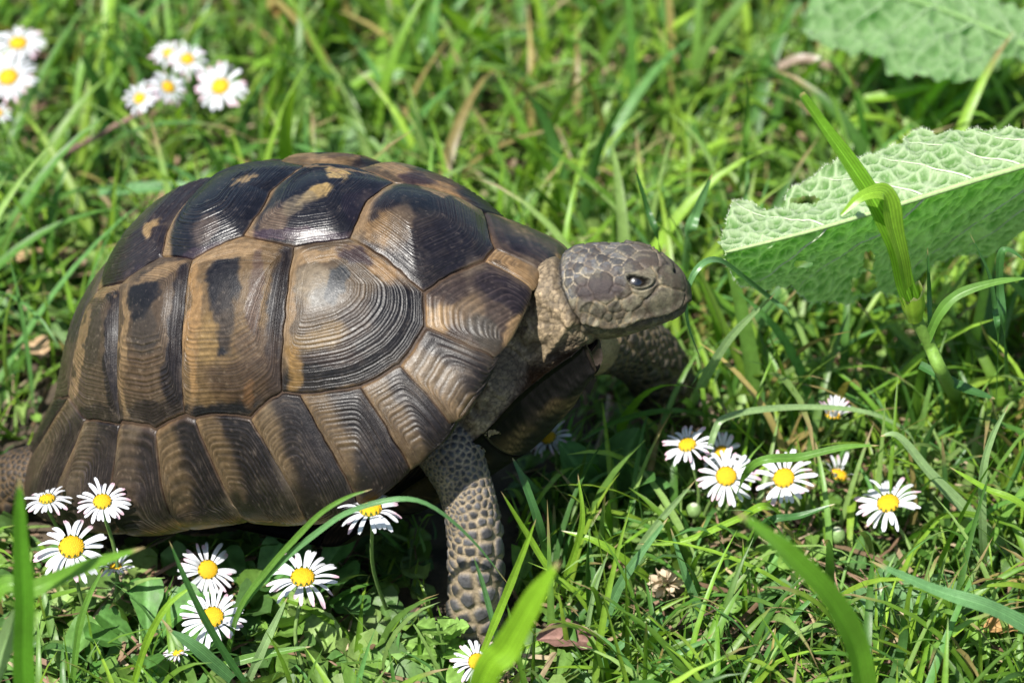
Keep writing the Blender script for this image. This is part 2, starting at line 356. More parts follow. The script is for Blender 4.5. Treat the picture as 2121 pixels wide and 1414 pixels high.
TAN = (154, 125, 88); DK = (24, 23, 31); BR = (66, 48, 46)
PAINT = {
 'c2': ((116, 92, 60), [(462, 588, 30, 58, 0, DK, 1), (470, 655, 22, 60, 0, (58, 50, 46), .75), (455, 714, 13, 11, 0, DK, .9), (530, 600, 12, 90, 2, (84, 62, 58), .6),
        (583, 670, 26, 160, 4, (36, 30, 34), 1), (500, 843, 125, 20, -8, (32, 30, 34), 1), (520, 785, 75, 40, 0, (72, 54, 40), .8), (540, 720, 40, 40, 0, (86, 66, 50), .6),
        (398, 690, 13, 170, 2, (166, 128, 80), .8), (470, 523, 100, 14, -16, TAN, .95), (430, 700, 22, 60, 0, (150, 120, 70), .7), (510, 820, 12, 30, 0, (130, 90, 50), .5)]),
 'c1': ((94, 77, 57), [(652, 583, 40, 46, 0, (138, 122, 98), .85), (694, 588, 17, 36, 18, (46, 52, 60), .9), (660, 610, 24, 20, 0, (60, 64, 68), .5), (602, 640, 14, 150, 4, TAN, .85),
        (680, 522, 90, 15, -6, TAN, .95), (800, 570, 80, 20, 38, (164, 128, 84), .85), (738, 530, 34, 15, 28, (58, 44, 52), .85), (765, 690, 66, 56, -30, (62, 49, 43), .85),
        (836, 655, 54, 66, -30, DK, .95), (720, 775, 130, 30, -10, (34, 31, 34), .95), (790, 730, 70, 40, -35, (38, 34, 36), .9), (610, 765, 16, 50, 0, (152, 116, 62), .9),
        (660, 700, 55, 24, -10, (138, 112, 72), .8), (690, 745, 60, 18, -8, (60, 46, 42), .8)]),
 'c3': ((92, 75, 58), [(296, 612, 22, 44, 10, DK, .9), (300, 690, 22, 40, 0, (64, 58, 54), .6), (368, 690, 18, 160, 2, (38, 32, 36), .95), (320, 858, 80, 24, 3, (48, 40, 38), .9), (260, 720, 8, 150, 1, TAN, .8),
        (330, 560, 60, 12, -25, TAN, .8), (300, 770, 40, 40, 0, (96, 76, 56), .6)]),
 'c4': ((88, 73, 58), [(238, 720, 14, 150, 3, (42, 36, 38), .9), (196, 690, 16, 60, 10, (66, 58, 52), .6), (215, 860, 60, 20, 0, (50, 42, 40), .8), (165, 730, 8, 110, 10, TAN, .8), (225, 600, 40, 9, -20, TAN, .8)]),
 'v1': ((40, 33, 35), [(790, 478, 45, 36, -40, (150, 116, 70), .85), (856, 415, 52, 22, 28, (30, 32, 38), 1), (826, 470, 26, 50, 10, (110, 92, 72), .8),
        (900, 470, 50, 26, 30, (64, 56, 52), .6), (960, 412, 120, 9, 22, TAN, .9), (930, 520, 60, 40, 40, (36, 32, 40), .8), (985, 560, 50, 18, -30, (84, 68, 62), .5), (1000, 440, 40, 10, 25, (120, 100, 80), .7)]),
 'v2': ((25, 24, 33), [(575, 452, 46, 26, -50, (128, 104, 80), .75), (652, 405, 34, 17, -25, (176, 146, 88), 1), (697, 362, 26, 11, 12, (178, 148, 90), 1),
        (610, 488, 110, 12, 2, (64, 46, 60), 1), (620, 420, 30, 18, 0, (130, 116, 92), .7), (700, 352, 100, 6, 8, TAN, .8), (760, 430, 40, 40, 0, (40, 32, 44), .9)]),
 'v3': ((25, 24, 33), [(502, 368, 26, 8, -10, (170, 140, 90), .8), (425, 480, 40, 24, -40, (104, 88, 78), .7), (400, 525, 60, 10, -10, (60, 46, 60), .9)]),
 'v4': ((48, 40, 43), [(320, 468, 26, 12, -45, (165, 135, 88), .9), (270, 570, 60, 12, -35, (52, 42, 52), .9)]),
 'v5': ((84, 70, 58), [(160, 650, 30, 60, 20, (56, 50, 52), .7)]),
 'n': ((150, 118, 78), [(1040, 560, 30, 10, 30, (80, 66, 54), .6)]),
 's': ((84, 68, 54), []),
 'm1': ((78, 64, 56), [(900, 650, 40, 40, 20, (172, 140, 98), .9), (960, 640, 40, 40, 20, (120, 98, 72), .8), (1080, 670, 24, 60, 25, (176, 140, 96), .9), (1040, 600, 60, 22, 30, (44, 36, 42), .95), (930, 600, 60, 16, -25, (60, 48, 46), .7), (1000, 690, 40, 26, 30, (66, 62, 56), .8)]),
}
CORE = {'c1': (.34, .25), 'c2': (.66, .26), 'c3': (.64, .26), 'c4': (.6, .3)}
def seg_dist(P, A, B):
    AB = B - A; t = np.clip(((P - A) @ AB) / max(AB @ AB, 1e-12), 0, 1)
    return np.linalg.norm(P - A - t[..., None] * AB, axis=-1)
def build_scute(nm, poly, ar, side, nr, ns, rings, bulge, kind):
    poly = np.array(poly)
    if side == 'far': poly = poly * [1, -1]; ar = None if ar is None else ar * np.array([1, -1])
    area = .5 * np.sum(poly[:, 0] * np.roll(poly[:, 1], -1) - np.roll(poly[:, 0], -1) * poly[:, 1])
    flip = area < 0
    Q = np.roll(poly, -1, 0); W3 = uv_dome(poly)
    Ls = np.linalg.norm(np.roll(W3, -1, 0) - W3, axis=1); cum = np.concatenate([[0], np.cumsum(Ls)])
    ss = np.linspace(0, cum[-1], ns, endpoint=False); k = np.clip(np.searchsorted(cum, ss, 'right') - 1, 0, len(poly) - 1)
    # corners land on samples
    for i in range(len(poly)):
        j = np.argmin(np.abs(ss - cum[i])); ss[j] = cum[i]; k[j] = i
    fr = (ss - cum[k]) / np.maximum(Ls[k], 1e-9)
    Bd = poly[k] + (Q[k] - poly[k]) * fr[:, None]
    bwv = uv_dome(Bd)
    wob = (fbm(bwv, 260, 2, 9) - .5) * .007 + (fbm(bwv, 70, 2, 4) - .5) * .010      # wavering seams, shared by both neighbours
    wob2 = (fbm(bwv, 260, 2, 19) - .5) * .007 + (fbm(bwv, 70, 2, 14) - .5) * .010
    Bd = Bd + np.stack([wob, wob2 * 1.0], -1) * (np.linalg.norm(Bd, axis=1) < 1.05)[:, None]
    t = np.linspace(0.012, 1, nr)[:, None]
    kq = max(5, ns // 9); kr_ = np.hanning(kq + 2)[1:-1]; kr_ = kr_ / kr_.sum()
    Bs = np.stack([np.convolve(np.concatenate([Bd[-kq:, i], Bd[:, i], Bd[:kq, i]]), kr_, 'same')[kq:-kq] for i in (0, 1)], -1)
    te = t * .997
    if nm in CORE:                                     # the first plate of a young scute: wide and low, the rings grow round it
        fa, frr = CORE[nm]; aB = np.arctan2(Bd[:, 1], Bd[:, 0]); a0 = math.atan2(ar[1], ar[0]); rB = np.linalg.norm(Bd, axis=1); r0_ = np.linalg.norm(ar)
        dA = (aB - a0 + np.pi) % (2 * np.pi) - np.pi; ac = a0 + fa * dA; rc = r0_ + frr * (rB - r0_); core = np.stack([rc * np.cos(ac), rc * np.sin(ac)], -1)
        k1 = np.clip(te / .25, 0, 1)[..., None]; k2 = np.clip((te - .25) / .75, 0, 1)[..., None]
        P = ar + k1 * (core[None] - ar); mixb = sm(t, .80, 1.)[..., None]; BB = Bs[None] * (1 - mixb) + Bd[None] * mixb; P = P + k2 * (BB - core[None])
    else:
        mixb = sm(t, .80, 1.)[..., None]; BB = Bs[None] * (1 - mixb) + Bd[None] * mixb; P = ar + te[..., None] * (BB - ar)
    X = uv_dome(P); Nn = uv_normal(P)
    T = t + 0 * P[..., 0]
    # growth rings
    lowf = fbm(X, 55, 2, 2) - .5
    rw = rng.uniform(.35, 1.7, rings) * np.linspace(1.5, .7, rings); rb_ = np.concatenate([[0], np.cumsum(rw) / rw.sum()])
    ph = np.interp(np.clip(T + lowf * .022 + (fbm(X, 200, 2, 8) - .5) * .007, 0, 1), rb_, np.arange(rings + 1.))
    saw = ph - np.floor(ph); prof = np.where(saw < .72, saw / .72, (1 - saw) / .28) ** .8
    ri = np.clip(np.floor(ph).astype(int), 0, rings); ramp_ = rng.uniform(.15, 1.5, rings + 1); rlit = rng.random(rings + 1)
    rad = np.linalg.norm(uv_dome(Bd) - uv_dome(ar[None]), axis=1)[None, :]
    spacing = rad / rings
    amp = np.minimum(.00036, spacing * .32) * sm(T, .22, .42) * (.30 + 1.1 * sm(fbm(X, 40, 2, 12), .3, .65)) * ramp_[ri]
    fine = (fbm(np.stack([T * rings * 2.7, X[..., 0] * 40, X[..., 2] * 40], -1), 1., 2, 6) - .5) * .00016 * sm(T, .15, .4)
    edge = -(.0013) * sm(T, .978, 1.0) - .0003 * sm(T, .85, 1.)
    rs = rad[0]; kk = max(3, ns // 6); ker = np.hanning(kk + 2)[1:-1]; rsm = np.convolve(np.concatenate([rs[-kk:], rs, rs[:kk]]), ker / ker.sum(), 'same')[kk:-kk]
    Ts = np.clip(.45 * T + .55 * T * (rad / rsm[None]), 0, 1.25); bl = np.clip(1 - Ts ** 2.0, 0, 1) * (1 - .6 * sm(T, .8, 1)) + .0
    h = .0006 + bulge * bl + amp * (prof - .5) + fine + edge
    X = X + Nn * h[..., None]
    Wd = to_world(X)
    # pigment
    mloc = X.copy()
    if kind != 'v': mloc[..., 1] = -np.abs(mloc[..., 1])
    q = proj(to_world(mloc))
    q = q + np.stack([fbm(X, 90, 3, 21) - .5, fbm(X, 90, 3, 22) - .5], -1) * 44
    q = q + np.stack([fbm(X, 420, 2, 31) - .5, fbm(X, 420, 2, 32) - .5], -1) * 14
    if nm in PAINT:
        bcol, blobs = PAINT[nm]; col = np.broadcast_to(np.array(bcol, float), X.shape).copy()
        for (bx, by, rx, ry, rot, c, s) in blobs:
            a = math.radians(rot); dx = q[..., 0] - bx; dy = q[..., 1] - by
            u = (dx * math.cos(a) + dy * math.sin(a)) / rx; v = (-dx * math.sin(a) + dy * math.cos(a)) / ry
            m = (1 - sm(np.hypot(u, v), *((.90, 1.38) if sum(c) < 240 else (.72, 1.25))))[..., None] * s
            col = col * (1 - m) + np.array(c, float) * m
    else:                                              # marginals: tan behind, dark in front
        c3 = uv_dome(P); rear = seg_dist(c3, *uv_dome(np.array([poly[0], poly[2]]))); fro = seg_dist(c3, *uv_dome(np.array([poly[4], poly[6 % len(poly)]])))
        u = rear / (rear + fro + 1e-9) + (fbm(X, 130, 3, 41) - .5) * .34
        idx = int(nm[1:])
        col = np.broadcast_to(np.array((104, 84, 58) if idx < 8 else (84, 69, 55), float), X.shape).copy()
        u = u + .18 * sm(np.linalg.norm(P, axis=-1), .85, 1.05); dk = sm(u, .36, .60)[..., None] * .95
        dcol = np.array((34, 28, 30) if idx < 8 else (46, 37, 36), float)
        col = col * (1 - dk) + dcol * dk
        rr = np.linalg.norm(P, axis=-1) + (fbm(X, 140, 3, 43) - .5) * .2
        blot = (sm(rr, .9, 1.02) * (1 - sm(rr, 1.12, 1.3)) * sm(fbm(X, 75, 2, 47), .38, .55))[..., None] * (.85 if 3 < idx < 10 else .3)
        col = col * (1 - blot) + np.array((40, 36, 26), float) * blot
        lowr = sm(rr, 1.08, 1.4)[..., None] * (1 if 3 < idx < 10 else .3)
        col = col * (1 - lowr) + np.array((140, 112, 54), float) * lowr
        if side == 'far' and idx in (1, 2): tn = (.85 * sm(fbm(X, 70, 2, 49), .25, .45))[..., None] if idx == 2 else .35; col = col * (1 - tn) + np.array((150, 128, 96), float) * tn
        top = (1 - sm(rear, .001, .004))[..., None]; col = col * (1 - .5 * top) + np.array(TAN, float) * .5 * top
    if kind == 'v':
        E3 = uv_dome(np.array([poly[-1], poly[-1] * .5 + poly[0] * .5, poly[0]])); dd = np.minimum(seg_dist(uv_dome(P), E3[0], E3[1]), seg_dist(uv_dome(P), E3[1], E3[2]))
        m = (1 - sm(dd + (fbm(X, 110, 3, 77) - .5) * .006, .0022, .0058))[..., None] * .95; col = col * (1 - m) + np.array(TAN, float) * m
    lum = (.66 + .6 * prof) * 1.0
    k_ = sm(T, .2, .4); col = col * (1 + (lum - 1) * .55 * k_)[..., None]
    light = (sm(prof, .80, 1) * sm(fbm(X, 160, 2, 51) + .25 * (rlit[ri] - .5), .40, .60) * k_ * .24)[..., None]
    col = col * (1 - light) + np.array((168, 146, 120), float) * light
    sea = (sm(T, .955, .99) * sm(fbm(X, 45, 2, 87), .40, .60))[..., None]; col = col * (1 - .5 * sea) + np.array((150, 116, 80), float) * .5 * sea
    scr = (sm(fbm(X, 900, 2, 61), .70, .80) * .25)[..., None]; col = col * (1 - scr) + np.array((190, 172, 146), float) * scr
    dust = (sm(fbm(X, 75, 3, 83), .50, .72) * (.03 + .28 * sm(T, .82, .98) + (.10 if kind == 'm' else 0)))[..., None]; col = col * (1 - dust) + np.array((150, 134, 108), float) * dust
    wear = sm(fbm(X, 300, 3, 85), .58, .74)[..., None] * .20; col = col * (1 - wear) + np.array((104, 90, 74), float) * wear
    gy3 = col.mean(-1, keepdims=True); col = gy3 + (col - gy3) * .84; col = 255 * (np.clip(col, 0, 255) / 255) ** 1.12
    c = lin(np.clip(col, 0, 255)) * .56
    F = grid_faces(nr, ns, True)
    Vv = Wd.reshape(-1, 3); cc = c.reshape(-1, 3)
    cen = uv_dome(ar) + uv_normal(ar[None])[0] * (.0006 + bulge); ci = len(Vv)
    Vv = np.concatenate([Vv, to_world(cen)[None]]); cc = np.concatenate([cc, cc[:1]])
    j = np.arange(ns); F = np.concatenate([F, np.stack([j * 0 + ci, (j + 1) % ns, j, j], -1)])
    # drop the outer edge under the base so that the plate is a solid slab
    o = len(Vv); last = (nr - 1) * ns + j; dn = Wd[-1] - (uv_normal(P[-1]) @ ROT.T) * .0012
    Vv = np.concatenate([Vv, dn]); cc = np.concatenate([cc, cc[last]])
    F = np.concatenate([F, np.stack([last, last[(j + 1) % ns] if False else np.roll(last, -1), o + (j + 1) % ns, o + j], -1)])
    if not flip: F = F
    else: F = F[:, ::-1]
    quads = F[(F[:, 2] != F[:, 3]) & (F[:, 0] != F[:, 1])]; tris = F[(F[:, 2] == F[:, 3]) | (F[:, 0] == F[:, 1])]
    tr = [list(dict.fromkeys(f)) for f in tris.tolist()]
    me = bpy.data.meshes.new('scute'); me.from_pydata(Vv.tolist(), [], quads.tolist() + tr); me.update()
    set_col(me, cc); me.polygons.foreach_set('use_smooth', np.ones(len(me.polygons), bool)); me.materials.append(M['scute_top' if kind == 'v' else 'scute'])
    return tlink('scute', me, None, carapace)
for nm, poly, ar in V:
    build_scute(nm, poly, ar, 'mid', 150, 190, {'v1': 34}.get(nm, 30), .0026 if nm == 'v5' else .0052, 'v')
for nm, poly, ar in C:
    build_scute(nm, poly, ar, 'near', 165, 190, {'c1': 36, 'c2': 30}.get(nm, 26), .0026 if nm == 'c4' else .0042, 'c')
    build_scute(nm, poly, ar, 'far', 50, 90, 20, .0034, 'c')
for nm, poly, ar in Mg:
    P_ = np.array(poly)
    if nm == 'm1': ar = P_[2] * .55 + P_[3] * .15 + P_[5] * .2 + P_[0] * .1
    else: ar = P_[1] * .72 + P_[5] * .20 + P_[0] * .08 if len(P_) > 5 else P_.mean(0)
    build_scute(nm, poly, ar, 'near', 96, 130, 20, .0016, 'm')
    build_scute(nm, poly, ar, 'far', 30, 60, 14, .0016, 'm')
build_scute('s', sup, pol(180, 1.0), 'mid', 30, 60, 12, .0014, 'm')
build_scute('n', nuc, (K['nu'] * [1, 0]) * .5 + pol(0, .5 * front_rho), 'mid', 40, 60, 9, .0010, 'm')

# ------------------------------------------------------------------ tortoise: plastron
def plastron():
    xs = np.array([-.112, -.10, -.08, -.05, -.03, .03, .05, .075, .095, .112, .124, .130])
    hw = np.array([.006, .028, .044, .050, .064, .064, .052, .043, .031, .019, .011, .005])
    zz = np.array([-.006, -.007, -.010, -.012, -.012, -.012, -.012, -.006, .001, .007, .012, .015])
    def surf(x, f, top):
        h = np.interp(x, xs, hw); z = np.interp(x, xs, zz) - .016 * sm(x, -.05, .05) * (1 - sm(x, .085, .13)) - .006 * (1 - sm(np.abs(x + .01), .06, .1)) + (.005 + .018 * sm(x, .02, .06) * (1 - .5 * sm(x, .1, .13))) * np.abs(f) ** 2.2
        notch = .006 * (1 - np.clip(np.abs(f) * 1.6, 0, 1)) * sm(x, .112, .13)
        th = .0046 * np.sqrt(np.clip(1 - f ** 2, 0, 1)) + .00005
        return np.stack([x - notch, h * f, z + (th if top else -th)], -1)
    def slab(x0, x1, f0, f1, grow, nx, nf):
        x = np.linspace(x0, x1, nx)[:, None]; f = np.linspace(f0, f1, nf)[None, :]
        A = surf(x + 0 * f, f + 0 * x, True); B = surf(x + 0 * f, f + 0 * x, False); gw = grow * (1 - np.clip(np.abs(f + 0 * x), 0, 1) ** 6); A[..., 2] += gw; B[..., 2] -= gw
        mm = (x + f * .01) * 1.0
        Vv = np.concatenate([A.reshape(-1, 3), B.reshape(-1, 3)]); n = nx * nf
        F = np.concatenate([grid_faces(nx, nf), grid_faces(nx, nf)[:, ::-1] + n])
        e = [i * nf for i in range(nx)]; e2 = [i * nf + nf - 1 for i in range(nx)]; e3 = list(range(nf)); e4 = list(range((nx - 1) * nf, nx * nf)); S = []
        for L_, r in ((e, 0), (e2, 1), (e3, 1), (e4, 0)):
            for a, b in zip(L_[:-1], L_[1:]): S.append([a, b, b + n, a + n] if r else [b, a, a + n, b + n])
        return Vv, np.concatenate([F, np.array(S)]), np.repeat(x, nf, 1).ravel(), np.repeat(f, nx, 0).ravel()
    Vv, F, _, _ = slab(-.112, .129, -1, 1, 0, 50, 21)
    W_ = to_world(Vv)
    pl = tlink('plastron', new_mesh('plastron', W_, F, lin((62, 52, 44)) * .6 * np.ones((len(W_), 3))), M['seam'], tort)
    cuts = [-.110, -.083, -.052, .020, .048, .090, .1285]
    for i in range(6):
        for s in (-1, 1):
            a, b = cuts[i], cuts[i + 1]
            Vv, F, x, f = slab(a + .0004, b - .0004, .012 * s if s > 0 else -1.004, 1.004 if s > 0 else -.012, .0007, 44, 30)
            u = np.concatenate([(x - a) / (b - a)] * 2); ff = np.abs(np.concatenate([f, f]))
            W_ = to_world(Vv); rg = np.sin((u * 14 + ff * 3 + fbm(W_, 90, 2, 3) * 2) * 6.28)
            W_[:, 2] += 0
            dk = sm(fbm(W_, 60, 3, 5) + .35 * (u - .5), .36, .55)[:, None]
            c = np.array((112, 92, 66), float) * (1 - dk) + np.array((44, 40, 40), float) * dk
            c = c * (1 - .5 * sm(ff, .74, .93))[:, None] * (1 + .40 * rg[:, None] * sm(fbm(W_, 200, 2, 6), .35, .6)[:, None])
            tlink('scute', new_mesh('plastron_scute', W_, F, lin(np.clip(c, 0, 255)) * .5), M['plastron'], pl)
plastron()

# ------------------------------------------------------------------ tortoise: body (one continuous skin)
cm = .01
HP = uy(1292, 602, -.030); hy_, hp_ = math.radians(3), math.radians(-4)
HX = norm([math.cos(hy_) * math.cos(hp_), -math.sin(hy_) * math.cos(hp_), math.sin(hp_)]); HY = norm(np.cross([0, 0, 1], HX)); HZ = np.cross(HX, HY)
HR = np.stack([HX, HY, HZ], 1)
def h2w(P): return np.asarray(P) @ HR.T + HP
def w2h(P): return (np.asarray(P) - HP) @ HR
st = np.array([  # hx, half width, top, bottom, squareness
 (-3.4, 1.25, .70, -1.75, 2.0), (-2.6, 1.45, 1.12, -2.15, 2.0), (-2.0, 1.78, 1.52, -2.25, 2.1), (-1.2, 1.88, 1.66, -2.18, 2.2), (-.4, 1.80, 1.72, -2.05, 2.3), (.3, 1.62, 1.74, -1.80, 2.4),
 (.9, 1.42, 1.70, -1.52, 2.4), (1.4, 1.20, 1.55, -1.28, 2.4), (1.85, .98, 1.28, -1.04, 2.3), (2.2, .76, .95, -.80, 2.2), (2.42, .52, .58, -.60, 2.1), (2.55, .25, .20, -.38, 2.0)])
def head_loft():
    hx = np.linspace(-3.4, 2.55, 44); R_ = interp_rows(hx, st[:, 0], st[:, 1:])
    a = np.linspace(0, 2 * np.pi, 40, endpoint=False); rows = []
    for x, (w_, t, b, e) in zip(hx, R_):
        c, s = np.cos(a), np.sin(a); mid = (t + b) / 2 + .12; 
        y = w_ * np.sign(c) * np.abs(c) ** (2 / e); z = np.where(s > 0, mid + (t - mid) * np.abs(s) ** (2 / e), mid - (mid - b) * np.abs(s) ** (2 / e))
        y = y * (1 - .22 * sm(-z, .3, 1.6))
        rows.append(np.stack([0 * y + x, y, z], -1))
    V_ = np.array(rows); n = len(a); F = grid_faces(len(hx), n, True).tolist(); V_ = V_.reshape(-1, 3)
    F.append(list(range(n))); F.append(list(range((len(hx) - 1) * n, len(hx) * n))[::-1])
    return h2w(V_ * cm), F
SK = {
 'neck': ([uy(960, 640, .0), uy(1035, 668, -.012), uy(1095, 662, -.020), uy(1150, 640, -.026), uy(1200, 620, -.029)], [.034, .032, .0245, .0190, .0172]),
 'shoulder': ([uy(960, 720, -.02), uy(1020, 775, -.040), uy(1000, 850, -.050), uy(950, 920, -.052)], [.020, .0155, .012, .010]),
 'leg_near': ([uy(880, 850, -.035), uy(925, 925, -.058), uy(962, 1005, -.068), uy(982, 1095, -.0755), uy(986, 1190, -.0795), uy(984, 1262, -.081), uy(984, 1305, -.081)], [.017, .0130, .0108, .0110, .0112, .0112, .0107]),
 'leg_far': ([uy(1180, 700, .022), uy(1270, 700, .040), uy(1335, 735, .055), uy(1372, 790, .064), uy(1385, 828, .068)], [.017, .0155, .0148, .0142, .0135]),
 'hind_near': ([uy(180, 960, .0), uy(90, 985, .0), uy(38, 992, .004), uy(12, 1022, .004), uy(8, 1040, .004)], [.016, .014, .0125, .012, .0115]),
 'hind_far': ([to_world((-.06, .04, .0)), to_world((-.09, .06, -.008)), np.array([-.14, .105, .018]), np.array([-.14, .11, .004])], [.016, .014, .0125, .012]),
}
def build_body():
    mb = MB(); mb.add(*head_loft())
    for nm, (P, R) in SK.items():
        n = 26; C_ = catmull(P, n); R2 = np.interp(np.linspace(0, 1, n), np.linspace(0, 1, len(R)), R)
        V_, F_ = tube(C_, R2, 20); mb.add(V_, tri_fix(F_))
    # trunk, hidden inside the shell, ties the limbs together
    a = np.linspace(0, 2 * np.pi, 28, endpoint=False); rows = []
    for t in np.linspace(.02, .98, 20):
        s = math.sin(math.pi * t); x = -.085 + .165 * t
        rows.append(np.stack([0 * a + x, .052 * s ** .6 * np.cos(a), .012 + .018 * t + .020 * s ** .6 * np.sin(a)], -1))
    V_ = np.array(rows); n = 28; F_ = grid_faces(20, n, True).tolist() + [list(range(n)), list(range(19 * n, 20 * n))[::-1]]
    mb.add(to_world(V_.reshape(-1, 3)), F_)
    me = mb.mesh('body_cage'); tmp = link('body_cage', me)
    md = tmp.modifiers.new('r', 'REMESH'); md.mode = 'VOXEL'; md.voxel_size = .00062; md.use_smooth_shade = True
    sm_ = tmp.modifiers.new('s', 'SMOOTH'); sm_.factor = .5; sm_.iterations = 14
    dg = bpy.context.evaluated_depsgraph_get(); ev = bpy.data.meshes.new_from_object(tmp.evaluated_get(dg))
    bpy.data.objects.remove(tmp); bpy.data.meshes.remove(me)
    nv = len(ev.vertices); X = np.zeros(nv * 3); ev.vertices.foreach_get('co', X); X = X.reshape(-1, 3)
    Nn = np.zeros(nv * 3); ev.vertex_normals.foreach_get('vector', Nn); Nn = Nn.reshape(-1, 3)
    # which limb each vertex belongs to
    best = np.full(nv, 9.); cls = np.zeros(nv, int); along = np.zeros(nv); names = list(SK)
    for ci, nm in enumerate(names):
        P, R = SK[nm]; C_ = catmull(P, 24); R2 = np.interp(np.linspace(0, 1, 24), np.linspace(0, 1, len(R)), R)
        for k in range(24):
            d = np.linalg.norm(X - C_[k], axis=1) / R2[k]; m = d < best; best[m] = d[m]; cls[m] = ci; along[m] = k / 23
    H = w2h(X) / cm; ish = (H[:, 0] > -2.9) & (np.abs(H[:, 1]) < 2.6) & (np.abs(H[:, 2]) < 2.6)
    Hm = H.copy(); Hm[:, 1] = -np.abs(Hm[:, 1]); q = proj(h2w(Hm * cm))
    # px-space features act on the near half and its mirror image only where the skin faces outwards there
    fold = np.array([(1163, 522), (1153, 545), (1157, 595), (1178, 647), (1203, 678)], float)
    def pd(poly):
        d = np.full(nv, 1e9)
        for a_, b_ in zip(poly[:-1], poly[1:]): d = np.minimum(d, seg_dist(q, np.array(a_, float), np.array(b_, float)))
        return d
    ishead = ish & (q[:, 0] > np.interp(q[:, 1], fold[:, 1], fold[:, 0]))
    disp = np.zeros(nv); col = np.zeros((nv, 3))
    f1 = fbm(X, 160, 3, 71); f2 = fbm(X, 700, 2, 72)
    legmask = cls > 1
    # base tones
    neckc = np.array((134, 118, 94), float); legc = np.array((150, 130, 100), float); facec = np.array((112, 104, 84), float)
    col[:] = neckc * (.8 + .4 * f1[:, None]); col[legmask] = legc * (.75 + .5 * f1[legmask][:, None])
    hd = ishead & ~legmask | (ishead & (best > 1.3))
    hd = ishead & (q[:, 0] > 1150)
    col[hd] = facec * (.85 + .3 * f1[hd][:, None])
    f3 = fbm(X, 330, 3, 75)
    def scales(mask, spacing, A, wline, cin, cout, seed, darkvar=.35, csel=None, lineA=1., jit=0.):
        idx = np.where(mask)[0]
        if len(idx) < 10: return
        r = np.random.default_rng(seed); cand = r.permutation(idx)[:14000]; sp = spacing(cand) * r.uniform(1 - jit, 1 + jit, len(cand)); S = np.zeros((0, 3)); SS = []
        acc = []
        for i, s_ in zip(cand, sp):
            if len(acc) == 0 or np.min(np.linalg.norm(X[acc] - X[i], axis=1) / (.5 * (np.array(SS) + s_))) > 1: acc.append(i); SS.append(s_)
        S = X[acc]; SS = np.array(SS); tone = r.uniform(1 - darkvar, 1 + darkvar, len(S))
        for ch in np.array_split(idx, max(1, len(idx) // 8000)):
            D = np.linalg.norm(X[ch][:, None] + (Nn[ch][:, None] * 0) - S[None], axis=2); D = D - .22 * SS[None]
            o = np.argpartition(D, 1, axis=1)[:, :2]; d0 = np.take_along_axis(D, o, 1); k0 = np.where(d0[:, 0] < d0[:, 1], o[:, 0], o[:, 1])
            e = np.abs(d0[:, 1] - d0[:, 0]); s0 = SS[k0]
            e = e + (f2[ch] - .5) * np.minimum(.0012, .0003 + s0 * .10)
            wl = wline(s0) if callable(wline) else wline; pl_ = sm(e, wl * .25, wl)
            F1 = np.minimum(d0[:, 0], d0[:, 1]) / s0 + .22
            disp[ch] += A(s0) * (pl_ - .5 - .3 * np.clip(F1, 0, 1) ** 2)
            ci = np.array(cin, float) if csel is None else csel(ch, k0)
            cc = ci * (tone[k0] * (.85 + .3 * f2[ch]))[:, None]
            m = (pl_ * lineA)[:, None]; col[ch] = (np.array(cout, float) * (.8 + .4 * f1[ch][:, None])) * (1 - m) + cc * m if lineA == 1 else col[ch] * (1 - m) + cc * m
    # head: polygonal plates behind the eye and on the crown, large plates on the snout, faint ones on the cheek
    crown = hd & (q[:, 1] < np.interp(q[:, 0], [1160, 1200, 1290, 1305, 1350, 1425], [626, 614, 604, 566, 552, 548]))
    def hsp(i):
        qx, qy = q[i, 0], q[i, 1]; s = np.full(len(i), .0034)
        s = np.where(qx > 1290, .0062, s); s = np.where(qx > 1340, .0085, s); s = np.where((qx < 1180), .0030, s)
        s = np.where((np.hypot((qx - 1236) / 46, (qy - 594) / 22) < 1), .010, s); return s
    def hcol(ch, k0):
        c = np.tile(np.array((82, 82, 84), float), (len(ch), 1)); fr = sm(q[ch, 0], 1270, 1350)[:, None]
        c = c * (1 - fr) + np.array((86, 78, 70), float) * fr
        te = (np.hypot((q[ch, 0] - 1236) / 50, (q[ch, 1] - 592) / 24) < 1.1)[:, None]; return np.where(te, np.array((60, 56, 53), float), c)
    scales(crown, hsp, lambda s: np.full_like(s, .0007), .00062, (82, 80, 86), (158, 147, 128), 5, .24, hcol, jit=.22)
    cheek = hd & ~crown & (q[:, 0] < 1420)
    scales(cheek, lambda i: np.where(q[i, 1] > 655, .0026, np.where(q[i, 0] > 1330, .012, .0058)), lambda s: np.minimum(.0006, s * .12), .0009, (104, 98, 82), (146, 130, 102), 8, .24, jit=.3)
    # neck: small granules and folds
    nk = ~hd & ~legmask
    scales(nk & (X[:, 0] > -.02), lambda i: np.full(len(i), .0015), lambda s: np.full_like(s, .0002), .0005, (134, 118, 94), (104, 90, 72), 9, .15)
    wr = np.sin((X[:, 0] * 260 + X[:, 2] * 420 + f1 * 7)); disp[nk] += (.0007 * wr * sm(f1, .3, .55))[nk]; col[nk] *= (1 + .14 * wr * sm(f1, .3, .55))[nk][:, None]
